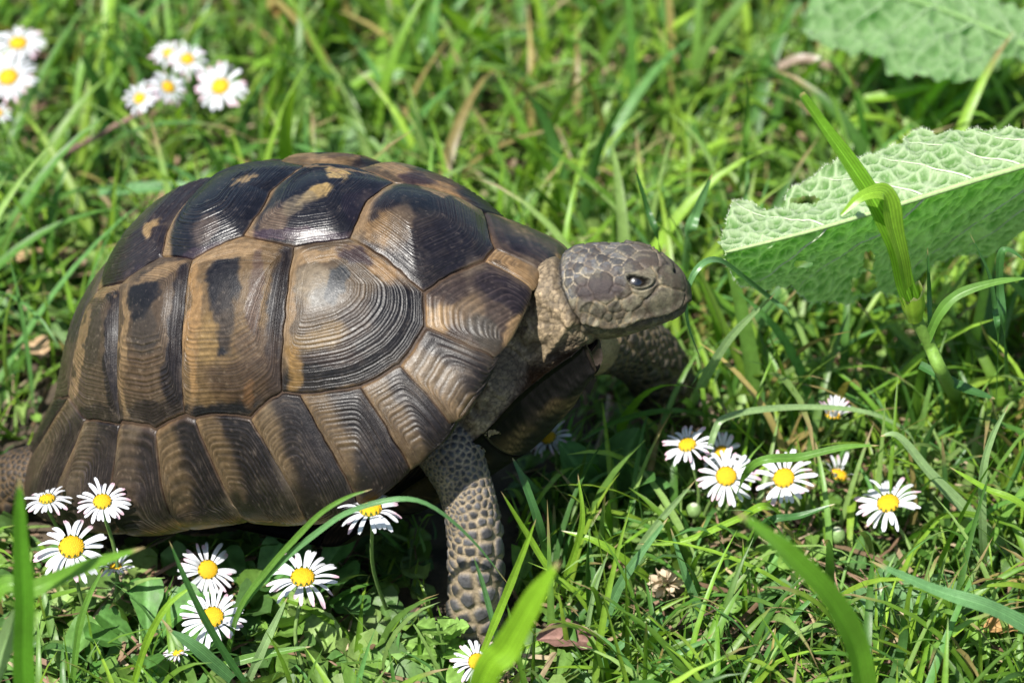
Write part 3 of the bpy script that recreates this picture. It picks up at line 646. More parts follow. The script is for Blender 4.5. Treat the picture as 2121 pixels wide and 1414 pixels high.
    # legs
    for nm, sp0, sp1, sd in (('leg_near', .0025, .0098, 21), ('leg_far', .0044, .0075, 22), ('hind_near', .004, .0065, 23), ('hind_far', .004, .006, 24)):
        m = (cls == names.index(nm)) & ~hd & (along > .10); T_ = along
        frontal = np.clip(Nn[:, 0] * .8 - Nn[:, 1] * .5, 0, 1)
        scales(m, lambda i: (sp0 + (sp1 - sp0) * sm(T_[i], .35, .75)) * (.7 + .5 * frontal[i]), lambda s: np.clip(s * .19, .0004, .0013), (lambda s: np.clip(s * .62, .0009, .0050)), (58, 54, 48) if nm == 'leg_far' else (76, 75, 77), (108, 94, 72) if nm == 'leg_far' else (152, 136, 112), sd, .30, jit=.48)  # far leg's scales and borders painted darker to stand in for cast shadow
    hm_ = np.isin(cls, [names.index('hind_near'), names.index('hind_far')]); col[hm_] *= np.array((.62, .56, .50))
    # fold behind the jaw, mouth, throat ridge, nostril, plate edges, ear drum
    sk = ish
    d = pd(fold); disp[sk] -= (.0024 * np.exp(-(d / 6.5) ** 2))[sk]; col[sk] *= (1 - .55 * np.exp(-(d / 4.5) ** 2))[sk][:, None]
    mo = [(1424, 628), (1408, 643), (1386, 653), (1350, 662), (1322, 668), (1292, 683), (1250, 685), (1212, 674)]
    d = pd(mo); disp[sk] -= (.0014 * np.exp(-(d / 4.2) ** 2))[sk]; up_ = q[:, 1] < np.interp(q[:, 0], [1212, 1250, 1292, 1322, 1350, 1386, 1408, 1424], [674, 685, 683, 668, 662, 653, 643, 628]); disp[sk] += (np.where(up_, .0011, .0002) * np.exp(-((d - 8) / 6) ** 2))[sk]; col[sk] *= (1 - .6 * np.exp(-(d / 3.2) ** 2))[sk][:, None]
    rd = [(1118, 748), (1150, 708), (1176, 672)]; d = pd(rd); e = np.exp(-(d / 8) ** 2); disp[sk] += (.0016 * e)[sk]; col[sk] = col[sk] * (1 - .5 * e[sk][:, None]) + np.array((172, 152, 118), float) * .5 * e[sk][:, None]
    for ln in ([(1365, 562), (1376, 547), (1408, 543)], [(1366, 560), (1362, 590), (1350, 612), (1330, 628)], [(1290, 610), (1272, 640), (1268, 672)]):
        d = pd(ln); e = np.exp(-(d / 3.2) ** 2); disp[sk] -= (.0005 * e)[sk]; col[sk] *= (1 - .35 * e)[sk][:, None]
    d = np.hypot(q[:, 0] - 1404, (q[:, 1] - 560) * 1.3); e = np.exp(-(d / 7.5) ** 2); disp[sk] -= (.0022 * e)[sk]; col[sk] *= (1 - .8 * e)[sk][:, None]
    d = np.abs(np.hypot((q[:, 0] - 1222) / 23, (q[:, 1] - 648) / 24) - 1); e = np.exp(-(d / .16) ** 2); disp[sk] += (.0004 * e)[sk]
    inn = (np.hypot((q[:, 0] - 1222) / 23, (q[:, 1] - 648) / 24) < .9); disp[sk & inn] -= .0004; col[sk & inn] *= .85
    bk = np.maximum(sm(q[:, 0], 1375, 1415), sm(q[:, 0], 1310, 1340) * np.exp(-((q[:, 1] - 645) / 16) ** 2)) * hd; col = col * (1 - .5 * bk[:, None]) + np.array((70, 67, 54), float) * .5 * bk[:, None]
    lj = hd & (q[:, 1] > 690); col[lj] = col[lj] * .4 + np.array((150, 132, 100), float) * .6
    mot = (sm(f3, .45, .66) * hd * .55)[:, None]; col = col * (1 - mot) + np.array((78, 66, 56), float) * mot
    mot = (sm(1 - f3, .52, .70) * hd * .35)[:, None]; col = col * (1 - mot) + np.array((150, 138, 110), float) * mot
    tp = (1 - sm(np.hypot((q[:, 0] - 1240) / 52, (q[:, 1] - 600) / 24) + (f1 - .5) * .5, .8, 1.15)) * hd * .75; col = col * (1 - tp[:, None]) + np.array((58, 48, 48), float) * tp[:, None]
    # eye: opening, lids, brow
    er = math.radians(10); dx, dy = q[:, 0] - 1321, q[:, 1] - 582
    eu, ev_ = (dx * math.cos(er) + dy * math.sin(er)), (-dx * math.sin(er) + dy * math.cos(er)); er_ = np.hypot(eu / 22, (ev_ + .007 * eu ** 2 - 1) / 9.5)
    m = sk & hd
    disp[m] += (-.0034 * (1 - sm(er_, .72, 1.02)) + .0013 * np.exp(-((er_ - 1.28) / .22) ** 2) - .0006 * np.exp(-((er_ - 1.75) / .16) ** 2) + .0004 * np.exp(-((er_ - 2.1) / .2) ** 2))[m]
    lid = np.exp(-((er_ - 1.2) / .28) ** 2) * m; col = col * (1 - .7 * lid[:, None]) + np.array((96, 92, 76), float) * .7 * lid[:, None]
    ins = (1 - sm(er_, .85, 1.05)) * m; col *= (1 - .85 * ins)[:, None]
    rim_ = np.exp(-((er_ - 1.08) / .07) ** 2) * m; col *= (1 - .5 * rim_)[:, None]
    eyes = []
    for s in (-1, 1):
        mm = m & (np.sign(H[:, 1]) == s); i = np.where(mm)[0][np.hypot(q[mm][:, 0] - 1321, q[mm][:, 1] - 582).argmin()]; eyes.append((X[i].copy(), Nn[i].copy()))
    X2 = X + Nn * disp[:, None]
    ev.vertices.foreach_set('co', X2.astype(np.float32).ravel()); ev.update()
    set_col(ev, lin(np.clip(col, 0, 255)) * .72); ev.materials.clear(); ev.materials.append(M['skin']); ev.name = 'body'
    b = tlink('body', ev, None, tort)
    for (p_, n_) in eyes:
        mb2 = MB(); a = np.linspace(0, 2 * np.pi, 28, endpoint=False); el = np.linspace(.02, np.pi - .02, 18); r = .0046
        ax = Vector(n_).to_track_quat('Z', 'Y').to_matrix(); c = p_ - n_ * .0052
        S_ = np.stack([r * np.sin(el)[:, None] * np.cos(a)[None], r * np.sin(el)[:, None] * np.sin(a)[None], r * np.cos(el)[:, None] + 0 * a[None]], -1).reshape(-1, 3)
        ang = np.repeat(el, 28); cc = np.where((ang < .38)[:, None], np.array((6, 6, 8.)), np.where((ang < .75)[:, None], np.array((26, 21, 15.)), np.array((20, 17, 14.))))
        mb2.add(S_ @ np.array(ax).T + c, grid_faces(18, 28, True).tolist(), lin(cc))
        tlink('eye', mb2.mesh('eye'), M['eye'], tort)
    # claws on every foot
    for nm, fx in (('leg_near', (1, -.25)), ('leg_far', (1, .1)), ('hind_near', (-.5, -.8)), ('hind_far', (-.6, .6))):
        e = SK[nm][0][-1]; r = SK[nm][1][-1]; f_ = norm([fx[0], fx[1], 0]); s_ = np.array([-f_[1], f_[0], 0])
        for k in range(5):
            a = (k - 2) * .42; d_ = f_ * math.cos(a) + s_ * math.sin(a); p0 = e + d_ * r * .8 + np.array([0, 0, .001])
            P_ = catmull([p0, p0 + d_ * .006 + [0, 0, -.0005], p0 + d_ * .0105 + [0, 0, -.004]], 8)
            V_, F_ = tube(P_, np.linspace(.0026, .0005, 8), 8); mb3 = MB(); mb3.add(V_, tri_fix(F_)); tlink('claw', mb3.mesh('claw'), M['claw'], tort)
    return b
body = build_body()

# ------------------------------------------------------------------ where plants may not grow: inside or through the animal
HULL = [(45, 960), (70, 1050), (250, 1112), (530, 1090), (690, 1080), (800, 1040), (880, 960), (905, 1000), (915, 1290), (1045, 1290), (1050, 1050), (1030, 970), (1110, 920), (1240, 740), (1300, 710), (1420, 650), (1432, 580), (1400, 520), (1330, 488), (1180, 500),
        (1040, 455), (930, 370), (760, 318), (640, 318), (430, 368), (285, 425), (205, 550), (140, 640), (125, 780)]
HULL = np.array(HULL, float)
def in_poly(q, poly):
    x, y = q[..., 0], q[..., 1]; c = np.zeros(x.shape, bool); n = len(poly)
    for i in range(n):
        (x1, y1), (x2, y2) = poly[i], poly[(i + 1) % n]
        if y1 == y2: continue
        m = ((y1 > y) != (y2 > y)) & (x < (x2 - x1) * (y - y1) / (y2 - y1) + x1); c ^= m
    return c
def blocked(P):
    """P (..., 3): inside the shell, limbs or head?"""
    l = to_local(P); a = np.arctan2(l[..., 1], l[..., 0]); r = np.hypot(l[..., 0], l[..., 1])
    R0 = dome(a, 0 * a); rr = r / np.hypot(R0[..., 0], R0[..., 1]); ph = np.arccos(np.clip(rr, 0, 1) ** 1.2) / (np.pi / 2)
    top = dome(a, ph)[..., 2] + .004
    b = (rr < 1.04) & (l[..., 2] < top) & (l[..., 2] > -.022)
    for nm, (Pk, Rk) in SK.items():
        for p0, p1, r0, r1 in zip(Pk[:-1], Pk[1:], Rk[:-1], Rk[1:]):
            p0 = np.asarray(p0); p1 = np.asarray(p1); d = p1 - p0; t = np.clip(((P - p0) @ d) / (d @ d), 0, 1)
            b |= np.linalg.norm(P - p0 - t[..., None] * d, axis=-1) < (r0 + (r1 - r0) * t) + .0015
    h = w2h(P) / cm; b |= (np.abs(h[..., 0]) < 2.9) & (np.hypot(h[..., 1] / 2.0, (h[..., 2] + .2) / 2.2) < 1)
    return b
def depth_ok(P):      # does not stand in front of the animal in the photograph
    return ~in_poly(proj(P), HULL) | (P[..., 1] > .10)

FLOWERS = np.array([(98, 1035, 48, -.05), (212, 1040, 54, -.068), (148, 1134, 75, -.08), (430, 1180, 58, -.062), (627, 1197, 70, -.09), (440, 1279, 66, -.098), (768, 1056, 68, -.098), (988, 1370, 50, -.112), (1138, 908, 42, .012),
    (1424, 923, 54, -.01), (1495, 938, 44, .002), (1504, 987, 62, -.022), (1624, 991, 64, -.022), (1840, 1044, 68, -.03), (1726, 855, 34, .015), (1736, 975, 36, .0), (457, 181, 58, .285), (388, 124, 44, .31), (38, 92, 56, .325), (18, 162, 60, .295), (290, 205, 36, .275), (348, 182, 40, .285),
    (1378, 1208, 36, -.06), (1733, 1108, 22, -.035), (1437, 1056, 20, -.02), (1890, 635, 34, -.036), (1850, 480, 46, -.04), (1795, 380, 34, -.036)])
LEAFPOLY = np.array([(1495, 470), (1520, 400), (1640, 395), (1720, 325), (1880, 245), (2121, 250), (2121, 490), (2060, 550), (1940, 580), (1870, 655), (1700, 640), (1560, 600)], float)
def clear_view(P):      # leaves the open flowers and the big leaf unhidden
    q = proj(P); ok = np.ones(P.shape[:-1], bool)
    for fx, fy, fr, fyy in FLOWERS: ok &= ~((np.hypot(q[..., 0] - fx, q[..., 1] - fy) < fr) & (P[..., 1] < fyy + .012))
    return ok & ~(in_poly(q, LEAFPOLY) & (P[..., 1] < .07))
# ------------------------------------------------------------------ grass and ground cover (uncountable)
GREENS = np.array([(.10, .21, .028), (.135, .26, .032), (.18, .31, .04), (.07, .17, .035), (.09, .21, .07), (.22, .35, .05), (.13, .25, .06), (.20, .31, .11)])
def blades(n, xr, yr, Lr, wr_, tilt, curv, seed, nseg=6, keep=None, clump=0):
    r = np.random.default_rng(seed); x = r.uniform(*xr, n); y = r.uniform(*yr, n)
    if clump:
        cx, cy_ = r.uniform(*xr, clump), r.uniform(*yr, clump); k = r.integers(0, clump, n); m = r.random(n) < .75
        x = np.where(m, cx[k] + r.normal(0, .008, n), x); y = np.where(m, cy_[k] + r.normal(0, .008, n), y)
    L = np.exp(r.uniform(math.log(Lr[0]), math.log(Lr[1]), n)); W_ = r.uniform(*wr_, n) * (.6 + .4 * L / Lr[1]); az = r.uniform(0, 2 * np.pi, n)
    t0 = np.abs(r.normal(0, tilt, n)); cu = r.normal(curv, .6, n); tw = r.normal(0, .9, n)
    s = np.linspace(0, 1, nseg + 1); th = t0[:, None] + cu[:, None] * s[None] ** 1.5
    ds = L[:, None] / nseg; dr = np.sin(th) * ds; dz = np.cos(th) * ds
    rr = np.concatenate([np.zeros((n, 1)), np.cumsum(dr[:, :-1], 1)], 1); zz = np.concatenate([np.zeros((n, 1)), np.cumsum(dz[:, :-1], 1)], 1)
    g0 = ground_z(x, y); side_w = r.normal(0, .25, n)[:, None] * s[None] ** 2 * L[:, None] * .5
    ca, sa = np.cos(az)[:, None], np.sin(az)[:, None]
    P = np.stack([x[:, None] + rr * ca - side_w * sa, y[:, None] + rr * sa + side_w * ca, np.maximum(g0[:, None] + zz, g0[:, None] * .5 + .0015 + .004 * r.random((n, 1)) * s[None])], -1)
    ok = ~blocked(P).any(1) & depth_ok(P).all(1) & clear_view(P).all(1) & (fbm(np.stack([x, y, 0 * x], -1), 26, 2, 91) > .22 + .15 * r.random(n))
    if keep is not None: ok &= keep(x, y, L, r.random(n), P)
    P, W_, az, tw, th = P[ok], W_[ok], az[ok], tw[ok], th[ok]; n = len(P)
    ang = az[:, None] + tw[:, None] * s[None] * .8
    sd = np.stack([-np.sin(ang), np.cos(ang), 0.25 * np.sin(tw)[:, None] + 0 * ang], -1)
    nr_ = np.stack([-np.cos(ang) * np.cos(th), -np.sin(ang) * np.cos(th), np.sin(th)], -1)
    wp = (np.minimum(1, .65 + s * 1.6) * (1 - s ** 2.2) ** .8 + .02)[None, :, None] * W_[:, None, None] * .5
    V_ = np.stack([P - sd * wp + nr_ * wp * .30, P, P + sd * wp + nr_ * wp * .30], 2)      # n, seg, 3, 3
    pick = r.integers(0, len(GREENS), n); c = GREENS[pick] * r.uniform(.62, 1.25, (n, 1)); 
    dry = r.random(n) < .035; c[dry] = np.array((.30, .24, .11)) * r.uniform(.6, 1.2, (dry.sum(), 1))
    pt = fbm(P[:, 0], 7, 2, 4)[:, None]; c = c * (.72 + .5 * pt) * np.array((1.08, 1.08, .82))
    cc = c[:, None, None, :] * (1 + .0 * s)[None, :, None, None] * np.ones((1, 1, 3, 1)); cc[:, :, 1] *= 1.18
    tipd = (r.random(n) < .2)[:, None, None, None] * (s > .85)[None, :, None, None]; cc = np.where(tipd, np.array((.28, .22, .10)), cc)
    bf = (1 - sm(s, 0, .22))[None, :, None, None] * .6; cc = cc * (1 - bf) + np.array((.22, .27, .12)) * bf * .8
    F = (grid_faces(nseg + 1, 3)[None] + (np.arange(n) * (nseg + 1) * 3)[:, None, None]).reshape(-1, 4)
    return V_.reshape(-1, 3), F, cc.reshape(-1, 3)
def join(parts):
    Vs, Fs, Cs = [], [], []; o = 0
    for V_, F, c in parts: Vs.append(V_); Fs.append(F + o); Cs.append(c); o += len(V_)
    return np.concatenate(Vs), np.concatenate(Fs), np.concatenate(Cs)
def front_clear(x, y, L, u, P):
    # the near edge of the lawn is low: daisy leaves rather than tall grass
    q = proj(P); hi = q[..., 1].min(1)
    lowleft = (y < -.03) & (x < 0.0); f = np.where(lowleft, u < .65, True) & ~(lowleft & (L > .055) & (u < .8))
    tall = (q[..., 1].min(1) < 1180) & (y < -.06) & (x < -.0)
    return f & ~tall
parts = [
 blades(13000, (-.42, .42), (-.20, .62), (.012, .050), (.0010, .0030), .55, .9, 1, 5, front_clear),
 blades(5600, (-.42, .42), (-.20, .62), (.035, .085), (.0022, .0050), .45, 1.1, 2, 7, front_clear, 330),
 blades(2300, (-.42, .42), (.03, .62), (.05, .13), (.0038, .0082), .75, 1.2, 3, 8, front_clear),
 blades(900, (.02, .42), (-.16, .2), (.04, .11), (.0026, .0052), .5, 1.3, 9, 8, front_clear),
 blades(7000, (-1.2, 1.2), (-.8, 1.6), (.03, .11), (.003, .007), .5, 1.0, 4, 5, lambda x, y, L, u, P: (np.abs(x) > .40) | (y > .6) | (y < -.2)),
]
V_, F_, C_ = join(parts)
tag(link('grass', new_mesh('grass', V_, F_, C_), M['grass']), 'dense short green grass all round the tortoise', 'grass', kind='stuff')
print('grass faces', len(F_))

def leaf_grid(nu=7, nv=5, kind=0):
    u = np.linspace(0, 1, nu)[:, None]; v = np.linspace(-1, 1, nv)[None, :]
    if kind == 0: wd = np.clip(u, 0, 1) ** 1.3 * np.sqrt(np.clip(1 - ((u - .62) / .40) ** 2, 0, 1) * (u > .62) + (u <= .62)) ; wd = np.where(u < .3, .10 + u * .5, wd) * .34
    elif kind == 1: wd = np.sin(np.pi * np.clip(u * .98 + .02, 0, 1)) ** .8 * .28
    else: wd = np.sin(np.pi * np.clip(u, 0.02, 1)) ** .6 * .42
    wd = np.maximum(wd, .012)
    return u + 0 * v, wd * v, wd
def weeds(n, xr, yr, Lr, seed, kinds=(0, 1, 2), keep=None, dark=1., flat=.5):
    r = np.random.default_rng(seed); out = []
    for kd in kinds:
        m = n // len(kinds); nc = max(1, m // 7); cx, cy_ = r.uniform(*xr, nc), r.uniform(*yr, nc); k = r.integers(0, nc, m)
        x, y = cx[k] + r.normal(0, .006, m), cy_[k] + r.normal(0, .006, m)
        if keep is not None:
            ok = keep(x, y, r.random(m)); x, y = x[ok], y[ok]; m = len(x)
        L = r.uniform(*Lr, m); az = r.uniform(0, 2 * np.pi, m); el = np.clip(r.normal(flat, .35, m), -.1, 1.35); roll = r.normal(0, .35, m); bend = r.normal(.5, .4, m)
        u, v, _ = leaf_grid(7, 5, kd); lobe = 1 + .10 * np.sin(u * 25 + kd)[None] * r.uniform(0, 1, (m, 1, 1))
        ux = u[None] * L[:, None, None]; vx = v[None] * L[:, None, None] * lobe * r.uniform(.8, 1.25, (m, 1, 1))
        e = el[:, None, None] - bend[:, None, None] * u[None]
        f = np.cumsum(np.cos(e), 1) / 7 * L[:, None, None]; z = np.cumsum(np.sin(e), 1) / 7 * L[:, None, None]
        z = z + np.abs(vx) * .45 + .05 * L[:, None, None] * np.sin(u * 9 + v * 30)[None]; lat = vx
        z = z + lat * np.sin(roll)[:, None, None]; lat = lat * np.cos(roll)[:, None, None]
        ca, sa = np.cos(az)[:, None, None], np.sin(az)[:, None, None]
        P = np.stack([x[:, None, None] + f * ca - lat * sa, y[:, None, None] + f * sa + lat * ca, ground_z(x, y)[:, None, None] + .001 + np.maximum(z, .0005)], -1)
        ok = ~blocked(P).any((1, 2)) & depth_ok(P).all((1, 2)) & clear_view(P).all((1, 2)); P = P[ok]; m = len(P)
        c = np.array([(.11, .21, .035), (.14, .25, .045), (.085, .18, .045), (.19, .29, .075), (.075, .15, .033)])[r.integers(0, 5, m)] * r.uniform(.7, 1.25, (m, 1)) * dark
        cc = c[:, None, None, :] * np.ones((1, 7, 5, 1)); cc[:, :, 2] = cc[:, :, 2] * 1.25 + .01
        F = (grid_faces(7, 5)[None] + (np.arange(m) * 35)[:, None, None]).reshape(-1, 4); out.append((P.reshape(-1, 3), F, cc.reshape(-1, 3)))
    return out
parts = weeds(5200, (-.40, .40), (-.20, .60), (.008, .020), 11, keep=lambda x, y, u: u < .8)
parts += weeds(1900, (-.30, .08), (-.17, .02), (.008, .024), 12, kinds=(0, 2, 0))
parts += weeds(1500, (.05, .32), (-.17, .10), (.010, .024), 13, kinds=(0, 1))
parts += weeds(1500, (-.36, .36), (.12, .55), (.014, .032), 14, kinds=(1, 2))
V_, F_, C_ = join(parts)
tag(link('ground_cover', new_mesh('ground_cover', V_, F_, C_), M['weed']), 'low leafy ground cover of small rounded weed leaves between the grass', 'ground cover', kind='stuff')

def straw(n, seed):
    r = np.random.default_rng(seed); x, y = r.uniform(-.42, .42, n), r.uniform(-.2, .6, n); az = r.uniform(0, 2 * np.pi, n); L = r.uniform(.012, .07, n); W_ = r.uniform(.0006, .0026, n)
    s = np.linspace(-.5, .5, 6); cu = r.normal(0, 6, n)
    px_ = x[:, None] + np.cos(az)[:, None] * s * L[:, None] - np.sin(az)[:, None] * cu[:, None] * (s * L[:, None]) ** 2; py_ = y[:, None] + np.sin(az)[:, None] * s * L[:, None] + np.cos(az)[:, None] * cu[:, None] * (s * L[:, None]) ** 2
    pz = ground_z(px_, py_) + .0015 + r.random((n, 1)) * .009 + (r.normal(0, .18, n)[:, None] * (s * L[:, None])); pz = np.maximum(pz, ground_z(px_, py_) + .0008)
    P = np.stack([px_, py_, pz], -1); ok = ~blocked(P).any(1) & depth_ok(P).all(1); P, az, W_ = P[ok], az[ok], W_[ok]; n = len(P)
    sd = np.stack([-np.sin(az), np.cos(az), r.normal(0, .5, n)], -1); sd = norm(sd)[:, None]
    V_ = np.stack([P - sd * W_[:, None, None] / 2, P + [0, 0, .0004], P + sd * W_[:, None, None] / 2], 2)
    c = np.array([(.34, .26, .15), (.25, .17, .10), (.42, .34, .22), (.16, .10, .06), (.30, .19, .13)])[r.integers(0, 5, n)] * r.uniform(.6, 1.1, (n, 1))
    F = (grid_faces(6, 3)[None] + (np.arange(n) * 18)[:, None, None]).reshape(-1, 4); return V_.reshape(-1, 3), F, np.repeat(c, 18, 0)
V_, F_, C_ = straw(5200, 31)
tag(link('dry_straw', new_mesh('dry_straw', V_, F_, C_), M['straw']), 'dry straw and dead leaf litter lying on the soil', 'straw', kind='stuff')

# ------------------------------------------------------------------ large woolly leaves
def make_leaf(label, mid, up_edge, lo_edge, dU, dL, seed, nu=230, nv=44, holes=(), base=(.135, .27, .075), veinc=(.55, .64, .42), sp=.0066, amp=1., hairs=3600, tail=None):
    r = np.random.default_rng(seed); Mp = catmull([uy(*m) for m in mid], nu); seglen = np.concatenate([[0], np.cumsum(np.linalg.norm(np.diff(Mp, axis=0), axis=1))])
    root = empty('large_leaf', (Mp[-1][0], Mp[-1][1], 0)); tag(root, label, 'leaf', 'large woolly leaves on the right')
    def put(name, me, mat, par=root):
        o = link(name, me, mat, par); o.matrix_parent_inverse = Matrix.Translation(-Vector(root.location)) if par is root else Matrix.Identity(4); return o
    def widths(d, edge, sgn):
        d = norm(d); e = np.array(edge, float); Ws = np.linspace(0, .16, 321); out = []
        for i in range(nu):
            q = proj(Mp[i] + Ws[:, None] * d); f = (q[:, 1] - np.interp(q[:, 0], e[:, 0], e[:, 1])) * sgn
            k = np.where(f > 0)[0]; out.append(Ws[k[0]] if len(k) else .0)
        o = np.array(out); return np.convolve(np.pad(o, 2, 'edge'), np.ones(5) / 5, 'valid')
    halves = []; seeds = None; Vs, Fs, Cs = [], [], []; off = 0; lines = []
    for d, edge, sgn, hs in ((dU, up_edge, -1, 1), (dL, lo_edge, 1, -1)):
        d = norm(d); W_ = widths(d, edge, sgn); W_ = W_ * (1 + (fbm(np.stack([seglen * 1., 0 * seglen, 0 * seglen + hs], -1), 220, 2, seed) - .5) * .10) + .0003 * np.sin(seglen * 700 + hs) * (W_ > .004)
        v = np.linspace(0, 1, nv); Vd = W_[:, None] * v[None]; U = seglen[:, None] + 0 * Vd
        curl = .10 * Vd ** 2 / .05
        P = Mp[:, None] + Vd[..., None] * d + np.array([0, 0, -1.])[None, None] * (curl if hs > 0 else -.4 * curl)[..., None]
        P = P + (fbm(P, 45, 2, seed + 3) - .5)[..., None] * np.array([0, -.008, .018]) * sm(Vd, 0, .02)[..., None]
        du = np.gradient(P, axis=0); dv = np.gradient(P, axis=1) + 1e-9; Nn = norm(np.cross(du, dv)); Nn *= np.sign((Nn * (CAM - P)).sum(-1).mean())
        # veins: midrib, side veins that run forward to the tip, net of small veins
        c = U + (.95 if hs > 0 else .75) * Vd - 3.0 * Vd ** 2; gap = .0205; k = np.round(c / gap); dv_ = np.abs(c - k * gap) / 1.35
        sec = np.exp(-(dv_ / .0013) ** 2) * (1 - .5 * v[None]); 
        G = np.stack([U, Vd * 1.0], -1).reshape(-1, 2); lo_, hi_ = G.min(0), G.max(0)
        gx_, gy_ = np.meshgrid(np.arange(lo_[0], hi_[0] + sp, sp), np.arange(lo_[1], hi_[1] + sp, sp), indexing='ij'); S = np.stack([gx_, gy_], -1).reshape(-1, 2); S = S + r.uniform(-.5, .5, S.shape) * sp
        e = np.zeros(len(G)); f1_ = np.zeros(len(G))
        for ch in np.array_split(np.arange(len(G)), 12):
            D = np.linalg.norm(G[ch][:, None] - S[None], axis=2); D2 = np.partition(D, 1, axis=1)[:, :2]; e[ch] = D2[:, 1] - D2[:, 0]; f1_[ch] = D2[:, 0]
        e = e.reshape(U.shape); G2 = G + (np.stack([fbm(np.c_[G, G[:, :1] * 0], 300, 2, 3), fbm(np.c_[G, G[:, :1] * 0], 300, 2, 4)], -1) - .5) * .003; sp2 = sp * .5; gx2, gy2 = np.meshgrid(np.arange(lo_[0], hi_[0] + sp2, sp2), np.arange(lo_[1], hi_[1] + sp2, sp2), indexing='ij'); S2 = np.stack([gx2, gy2], -1).reshape(-1, 2) + r.uniform(-.5, .5, (gx2.size, 2)) * sp2; e2_ = np.zeros(len(G))
        for ch in np.array_split(np.arange(len(G)), 40):
            D2 = np.partition(((G2[ch][:, None] - S2[None]) ** 2).sum(2), 1, axis=1)[:, :2] ** .5; e2_[ch] = D2[:, 1] - D2[:, 0]
        net2 = np.exp(-(e2_.reshape(U.shape) / .0006) ** 2); net = np.exp(-(e / .0015) ** 2); f1_ = f1_.reshape(U.shape)
        cell = np.clip(1 - f1_ / (sp * .7), 0, 1)
        h = amp * (.0014 * sec + .0008 * net + .00035 * net2 - .0020 * cell * (1 - sec)) * sm(v, 0, .06)[None] + amp * .0002 * (fbm(P, 900, 2, 5) - .5)
        P = P + Nn * h[..., None]
        vein = np.clip(np.maximum(np.maximum(sec, net * .9), net2 * .5), 0, 1)[..., None]
        col = np.array(base) * (.8 + .4 * fbm(P, 130, 3, seed)[..., None]) * (1 - vein) + np.array(veinc) * vein
        F = grid_faces(nu, nv); q = proj(P).reshape(-1, 2); bad = np.zeros(len(q), bool)
        for (hx, hy2, rx, ry) in holes: bad |= np.hypot((q[:, 0] - hx) / rx, (q[:, 1] - hy2) / ry) + (fbm(P.reshape(-1, 3), 260, 2, 8) - .5) * .9 < 1
        tiny = (W_ < .0008); F = F[~(bad[F].any(1))]
        if hs < 0: F = F[:, ::-1]
        Vs.append(P.reshape(-1, 3)); Fs.append(F + off); Cs.append(col.reshape(-1, 3)); off += nu * nv
        lines.append((P, Nn, c, gap, W_))
    lam = put('lamina', new_mesh('lamina', np.concatenate(Vs), np.concatenate(Fs), np.concatenate(Cs)), M['leaf'])
    Rm = np.linspace(.0007, .0014, nu); Rm[:6] = np.linspace(.0003, .0008, 6); ext = Mp + norm(np.cross(np.gradient(Mp, axis=0), np.array([1., 0, 0]) * 0 + np.array([0, 1., 0]))) * 0
    Pm = Mp[::4] + np.array([0, -.0004, .0006]); Rr = Rm[::4]
    if tail is not None: Pm = np.concatenate([Pm, catmull([Pm[-1]] + [np.array(t) for t in tail], 14)[1:]]); Rr = np.concatenate([Rr, np.full(13, Rr[-1] * 1.2)])
    mb = MB(); V_, F_ = tube(Pm, Rr, 8); mb.add(V_, tri_fix(F_), np.array(veinc) * np.array([.56, .68, .42])); put('midrib', mb.mesh('midrib'), M['stem'])
    for P, Nn, c, gap, W_ in lines:                    # each side vein a raised cord on the lamina
        for k in range(2, int(c.max() / gap) + 1):
            pts = []; 
            for j in range(0, nv - 2, 2):
                i = np.abs(c[:, j] - k * gap).argmin()
                if abs(c[i, j] - k * gap) < .0012 and W_[i] > .006: pts.append(P[i, j] + Nn[i, j] * .0001)
            if len(pts) < 5: continue
            pts = np.array(pts); pts[1:-1] = (pts[:-2] + pts[1:-1] * 2 + pts[2:]) / 4
            q = proj(pts)
            if any((np.hypot((q[:, 0] - h_[0]) / h_[2], (q[:, 1] - h_[1]) / h_[3]) < 1.5).any() for h_ in holes): continue
            mb = MB(); V_, F_ = tube(pts, np.linspace(.00055, .00015, len(pts)), 6); mb.add(V_, tri_fix(F_), np.array(veinc) * .85); put('vein', mb.mesh('vein'), M['stem'], root)
    if hairs:
        mb = MB(); allP = []
        for P, Nn, c, gap, W_ in lines:
            i = r.integers(4, nu - 1, hairs // 3); allP.append((P[i, -1], norm(P[i, -1] - P[i, -3]) + r.normal(0, .5, (len(i), 3))))
            i = r.integers(4, nu - 1, hairs // 6); allP.append((Mp[i] + [0, 0, .001], r.normal(0, 1, (len(i), 3)) + [0, -.3, .8]))
        B = np.concatenate([a for a, _ in allP]); Dd = norm(np.concatenate([b for _, b in allP])); sd = norm(np.cross(Dd, r.normal(0, 1, Dd.shape))) * .00009; ln = r.uniform(.0008, .0018, len(B))[:, None]
        Vh = np.stack([B - sd, B + sd, B + Dd * ln], 1).reshape(-1, 3); Fh = np.arange(len(Vh)).reshape(-1, 3)
        o = put('hairs', new_mesh('hairs', Vh, Fh), M['hair']); o['kind'] = 'stuff'
    return root
